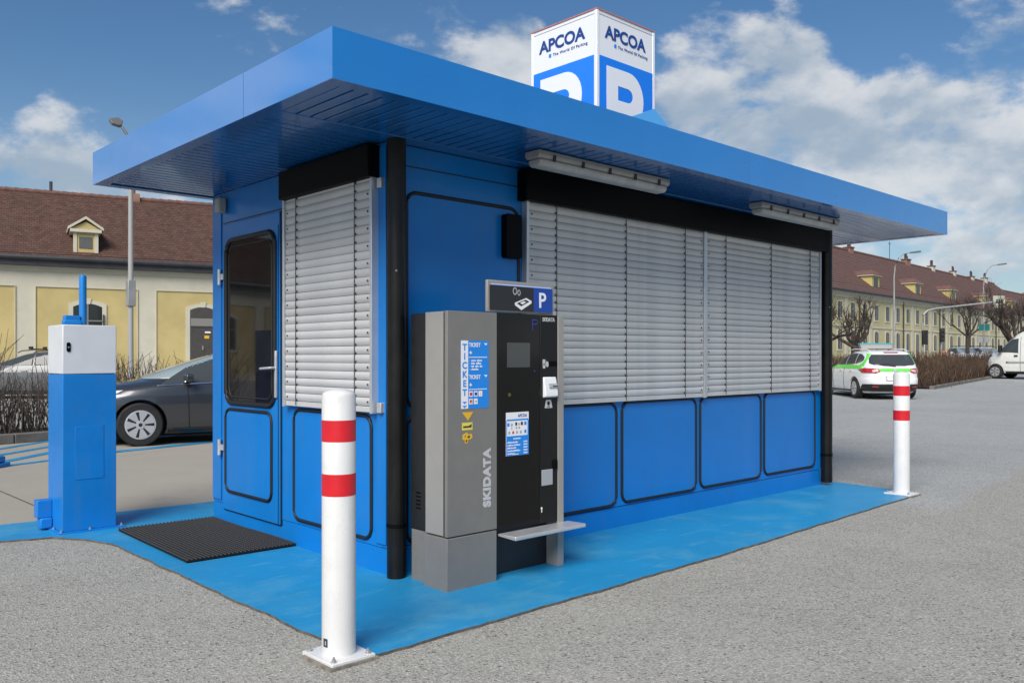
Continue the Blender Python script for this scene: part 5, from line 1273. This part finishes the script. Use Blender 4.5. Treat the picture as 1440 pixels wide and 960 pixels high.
def hedge(name, label, P, Q, width, h, ntw, seed, m, z0=0.0, lean=.35, thick=.0055, bushy=True):
    rnd = random.Random(seed); L = sqrt((Q[0]-P[0])**2+(Q[1]-P[1])**2); ex, ey = (Q[0]-P[0])/L, (Q[1]-P[1])/L
    t = thing(name, label, 'hedge', ((P[0]+Q[0])/2, (P[1]+Q[1])/2, z0))
    b = MB()
    # plants along the row, each a fan of stems
    npl = max(3, int(L/0.30))
    for i in range(ntw):
        pl = rnd.randrange(npl); s = (pl+.5+rnd.gauss(0,.22))/npl*L; w_ = rnd.gauss(0, .24)*width
        x, y = P[0]+ex*s-ey*w_, P[1]+ey*s+ex*w_; zb = gz(x, y)+z0
        hh = h*(0.78+.40*mnoise.noise((pl*.37, seed*1.7, 0.5)))*rnd.uniform(.45, 1.10)
        a = rnd.uniform(0, 2*pi); ln = rnd.uniform(0, lean)*hh
        if rnd.random() < .42: z1_ = zb+hh*rnd.uniform(.25,.75); st = Vector((x+rnd.gauss(0,.12), y+rnd.gauss(0,.12), z1_))
        else: st = Vector((x, y, zb+.02))
        en = Vector((st.x+cos(a)*ln, st.y+sin(a)*ln, min(zb+hh, st.z+hh*rnd.uniform(.5,1)) if st.z > zb+.1 else zb+hh))
        md = (st+en)/2 + Vector((rnd.uniform(-1,1), rnd.uniform(-1,1), 0))*.09*hh
        b.tube([st, md, en], thick*rnd.uniform(.7,1.6), 3, r1=thick*.5)
    b.build('twigs', m, t, recalc=False)
    return t
# left hedge: in front of the silver car and on behind the parked hatchback
hp, hq = cw(-10.4, 9.8), cw(-2.6, 21.4)
hedge('hedge', 'bare twiggy hedge along the kerb behind the barrier cabinet', hp, hq, 0.95, 1.52, 3500, 3, m_twig, 0.10, .50, .0066)
hl = sqrt((hq[0]-hp[0])**2+(hq[1]-hp[1])**2); hx_, hy_ = (hq[0]-hp[0])/hl, (hq[1]-hp[1])/hl
kn = (hy_, -hx_) if (hy_*FWD[0]-hx_*FWD[1]) < 0 else (-hy_, hx_)   # towards the camera
bed = [(hp[0]-kn[0]*.75, hp[1]-kn[1]*.75), (hp[0]+kn[0]*.55, hp[1]+kn[1]*.55), (hq[0]+kn[0]*.55, hq[1]+kn[1]*.55), (hq[0]-kn[0]*.75, hq[1]-kn[1]*.75)]
sheet('planting_bed', bed, 0.0, m_soil, thick=0.10)
nk = 20; kr = MB()
kb = thing('kerb', 'grey stone kerb in front of the bare hedge', 'kerb', (hp[0]+hx_*hl/2+kn[0]*.64, hp[1]+hy_*hl/2+kn[1]*.64, 0.0))
for i in range(nk):
    c = Vector((hp[0]+hx_*hl*(i+.5)/nk+kn[0]*.64, hp[1]+hy_*hl*(i+.5)/nk+kn[1]*.64, .075))
    MB().obox(c, Vector((hx_,hy_,0)), Vector((kn[0],kn[1],0)), Vector((0,0,1)), hl/nk/2-.006, .085, .075).build('kerb_stone', m_kerb, kb, bevel=.015)
# car park lines beyond the hedge
for i in range(6):
    p = cw(-16.5, 17.0+i*1.9); q = cw(-7.5, 17.6+i*1.9)
    b = MB(); L = sqrt((q[0]-p[0])**2+(q[1]-p[1])**2); nx_, ny_ = -(q[1]-p[1])/L*.06, (q[0]-p[0])/L*.06
    b.add([(p[0]-nx_,p[1]-ny_,.006),(q[0]-nx_,q[1]-ny_,.006),(q[0]+nx_,q[1]+ny_,.006),(p[0]+nx_,p[1]+ny_,.006)], [(0,1,2,3)]); b.build('bay_marking', m_white, kind='structure')
# right hedges
ra, rb_ = cw(15.2, 33.2), cw(27.2, 48.8)
hedge('hedge', 'dense brown bare hedge between the white estate car and the van', ra, rb_, 1.5, 1.36, 8000, 5, m_twig2, 0.05, .30, .011)
rc, rd = cw(14.5, 44.0), cw(27.0, 58.0)
hedge('hedge', 'far brown hedge behind the white estate car at the foot of the trees', rc, rd, 1.4, 1.15, 3800, 6, m_twig2, 0.0, .30, .013)
L = sqrt((rb_[0]-ra[0])**2+(rb_[1]-ra[1])**2); ex_, ey_ = (rb_[0]-ra[0])/L, (rb_[1]-ra[1])/L; rn = (ey_, -ex_)
if rn[0]*FWD[0]+rn[1]*FWD[1] > 0: rn = (-rn[0], -rn[1])
kb2 = thing('kerb', 'low dark kerb at the foot of the dense brown hedge', 'kerb', (ra[0]+ex_*L/2+rn[0]*.95, ra[1]+ey_*L/2+rn[1]*.95, gz(ra[0]+ex_*L/2, ra[1]+ey_*L/2)))
for i in range(16):
    x, y = ra[0]+ex_*L*(i+.5)/16+rn[0]*.95, ra[1]+ey_*L*(i+.5)/16+rn[1]*.95
    MB().obox((x, y, gz(x, y)+.04), Vector((ex_,ey_,0)), Vector((rn[0],rn[1],0)), Vector((0,0,1)), L/32-.008, .09, .08).build('kerb_stone', m_kerb, kb2, bevel=.015)
b = MB(); N_ = 20; vs = []
for i in range(N_+1):
    for o_ in (.86, -1.0):
        x, y = ra[0]+ex_*L*i/N_+rn[0]*o_, ra[1]+ey_*L*i/N_+rn[1]*o_; vs.append((x, y, gz(x, y)+.05))
b.add(vs, [(2*i, 2*i+2, 2*i+3, 2*i+1) for i in range(N_)]); b.build('planting_bed', m_soil, kind='structure')

# ------------------------------------------------------------------ street furniture
def lamp_post(x, d, H, label, arms, group='street lamps'):
    px, py = cw(x, d); z = gz(px, py); t = thing('street_lamp', label, 'street lamp', (px, py, z), 0, group)
    MB().tube([(0,0,0), (0,0,H*.45), (0,0,H*.80)], .09, 10, r1=.055).build('pole', m_pole, t, local=True, smooth=60)
    for (ax, ad, rise) in arms:
        dx, dy = cw(ax, ad)
        pts = [(0,0,H*.80), (dx*.06, dy*.06, H*.80+rise*.40), (dx*.28, dy*.28, H*.80+rise*.78), (dx*.62, dy*.62, H*.80+rise*.97), (dx, dy, H*.80+rise)]
        MB().tube(pts, .05, 8, r1=.035).build('arm', m_pole, t, local=True, smooth=60)
        dv = Vector((dx, dy, .12*sqrt(dx*dx+dy*dy))).normalized(); sd = dv.cross(Vector((0,0,1))).normalized(); uu = sd.cross(dv)
        b = MB(); c = Vector((dx, dy, H*.80+rise)) + dv*.36
        sec = [(-.40,.05), (-.25,.13), (.15,.15), (.40,.06), (.40,-.06), (.15,-.15), (-.25,-.13), (-.40,-.05)]
        b.prism(sec, lambda u, v, h: tuple(c + dv*u + sd*v + uu*h), -.05, .07); b.build('lamp_head', m_lamphead, t, local=True, bevel=.02)
    return t
lamp_post(27.6, 62.0, 8.25, 'curved grey street lamp rising past the dormers above the white estate car', [(1.25, .1, 1.75)])
lamp_post(41.2, 75.0, 8.5, 'curved grey street lamp behind the direction sign at far right', [(1.35, .1, 1.9)])
px, py = cw(-13.15, 29.6)
lp = thing('lamp_post', 'tall pale lamp post before the yellow building at left', 'lamp post', (px, py, 0.0))
MB().tube([(0,0,0), (0,0,8.7)], .095, 12, r1=.075).build('pole', m_polewhite, lp, local=True, smooth=60)
MB().box(-.13, .13, -.13, .13, 3.05, 3.95).build('switch_box', m_pole, lp, local=True, bevel=.02)
d1 = cw(-.30, .0); MB().tube([(0,0,8.65), (d1[0]*.5, d1[1]*.5, 9.0), (d1[0], d1[1], 9.22)], .05, 8).build('arm', m_lamphead, lp, local=True)
dv = Vector((*cw(-.45, .1), .42)).normalized(); sd = Vector((*cw(0.6, .8), .25)).normalized(); uu = dv.cross(sd).normalized(); sd = uu.cross(dv)
b = MB(); c = Vector((d1[0], d1[1], 9.22)) + dv*.12
b.prism([(-.05,.05), (.12,.22), (.34,.18), (.34,-.18), (.12,-.22), (-.05,-.05)], lambda u, v, h: tuple(c+dv*u+sd*v+uu*h), -.05, .08); b.build('lamp_head', m_lamphead, lp, local=True, bevel=.02)

def gpost(name, label, cat, x, d, group=None):
    px, py = cw(x, d); return thing(name, label, cat, (px, py, gz(px, py)), 0, group)
R3 = Vector((*cw(1, 0), 0)); F3 = Vector((*cw(0, 1), 0)); Z3 = Vector((0,0,1))
gt = gpost('sign_gantry', 'grey cantilever mast carrying a white lane direction sign over the road', 'traffic sign', 27.75, 58.0)
MB().tube([Vector((0,0,0)), Vector((0,0,3.2)), Vector((0,0,3.75))+R3*.05, Vector((0,0,4.02))+R3*.35, Vector((0,0,4.15))+R3*.9, Vector((0,0,4.58))+R3*4.8], .075, 8, r1=.06).build('mast', m_pole, gt, local=True, smooth=60)
b = MB(); b.obox(R3*5.10+Z3*4.58-F3*.10, R3, F3, Z3, .40, .025, .42); sp = b.build('sign_plate', m_signwhite, gt, local=True, bevel=.01)
b = MB()
b.obox(R3*5.10+Z3*4.52-F3*.13, R3, F3, Z3, .06, .004, .27); b.obox(R3*5.10+Z3*4.55-F3*.131, R3, F3, Z3, .27, .004, .05)
for q in (-.15, .15): b.obox(R3*(5.10+q)+Z3*4.64-F3*.132, R3, F3, Z3, .05, .004, .13)
b.build('arrows', m_stick_k, sp, local=True)
MB().obox(R3*.05+Z3*2.20-F3*.2, R3, F3, Z3, .17, .12, .48).build('signal_head', m_trim, gt, local=True, bevel=.03)
tl_ = gpost('traffic_light', 'black traffic light on a pole behind the brown hedge', 'traffic light', 29.0, 58.0)
MB().tube([(0,0,0), (0,0,2.9)], .05, 8).build('pole', m_pole, tl_, local=True)
th_ = MB().obox(Z3*2.35-F3*.14, R3, F3, Z3, .15, .10, .45).build('signal_head', m_trim, tl_, local=True, bevel=.03)
for k in range(3): MB().obox(Z3*(2.06+.29*k)-F3*.26, R3, F3, Z3, .10, .025, .09).build('lens', mat('signal_lens_dark', (.03,.03,.03), .2), th_, local=True, bevel=.03)
bn = gpost('warning_beacon', 'orange roadwork lamp standing behind the brown hedge', 'beacon', 28.9, 57.4)
MB().box(-.16, .16, -.16, .16, .0, .95).build('stand', m_orange, bn, local=True, bevel=.03); MB().lathe([(.10, .95), (.13, 1.05), (.13, 1.2), (.06, 1.3)], (0,0,0), 12).build('lamp', m_orange, bn, local=True)
sn = gpost('street_sign', 'small teal sign on a thin post between slender tree and far lamp', 'sign', 33.0, 60.0)
MB().tube([(0,0,0), (0,0,3.25)], .04, 8).build('pole', m_pole, sn, local=True)
MB().obox(Z3*2.92, R3, F3, Z3, .38, .03, .22).build('sign_plate', m_signteal, sn, local=True, bevel=.01)
MB().obox(Z3*2.05+F3*.1, R3, F3, Z3, .40, .03, .20).build('sign_plate', m_polewhite, sn, local=True, bevel=.01)
for o in list(scene.objects):
    if o.type == 'MESH' and o.name.startswith('tmp'): bpy.data.objects.remove(o)
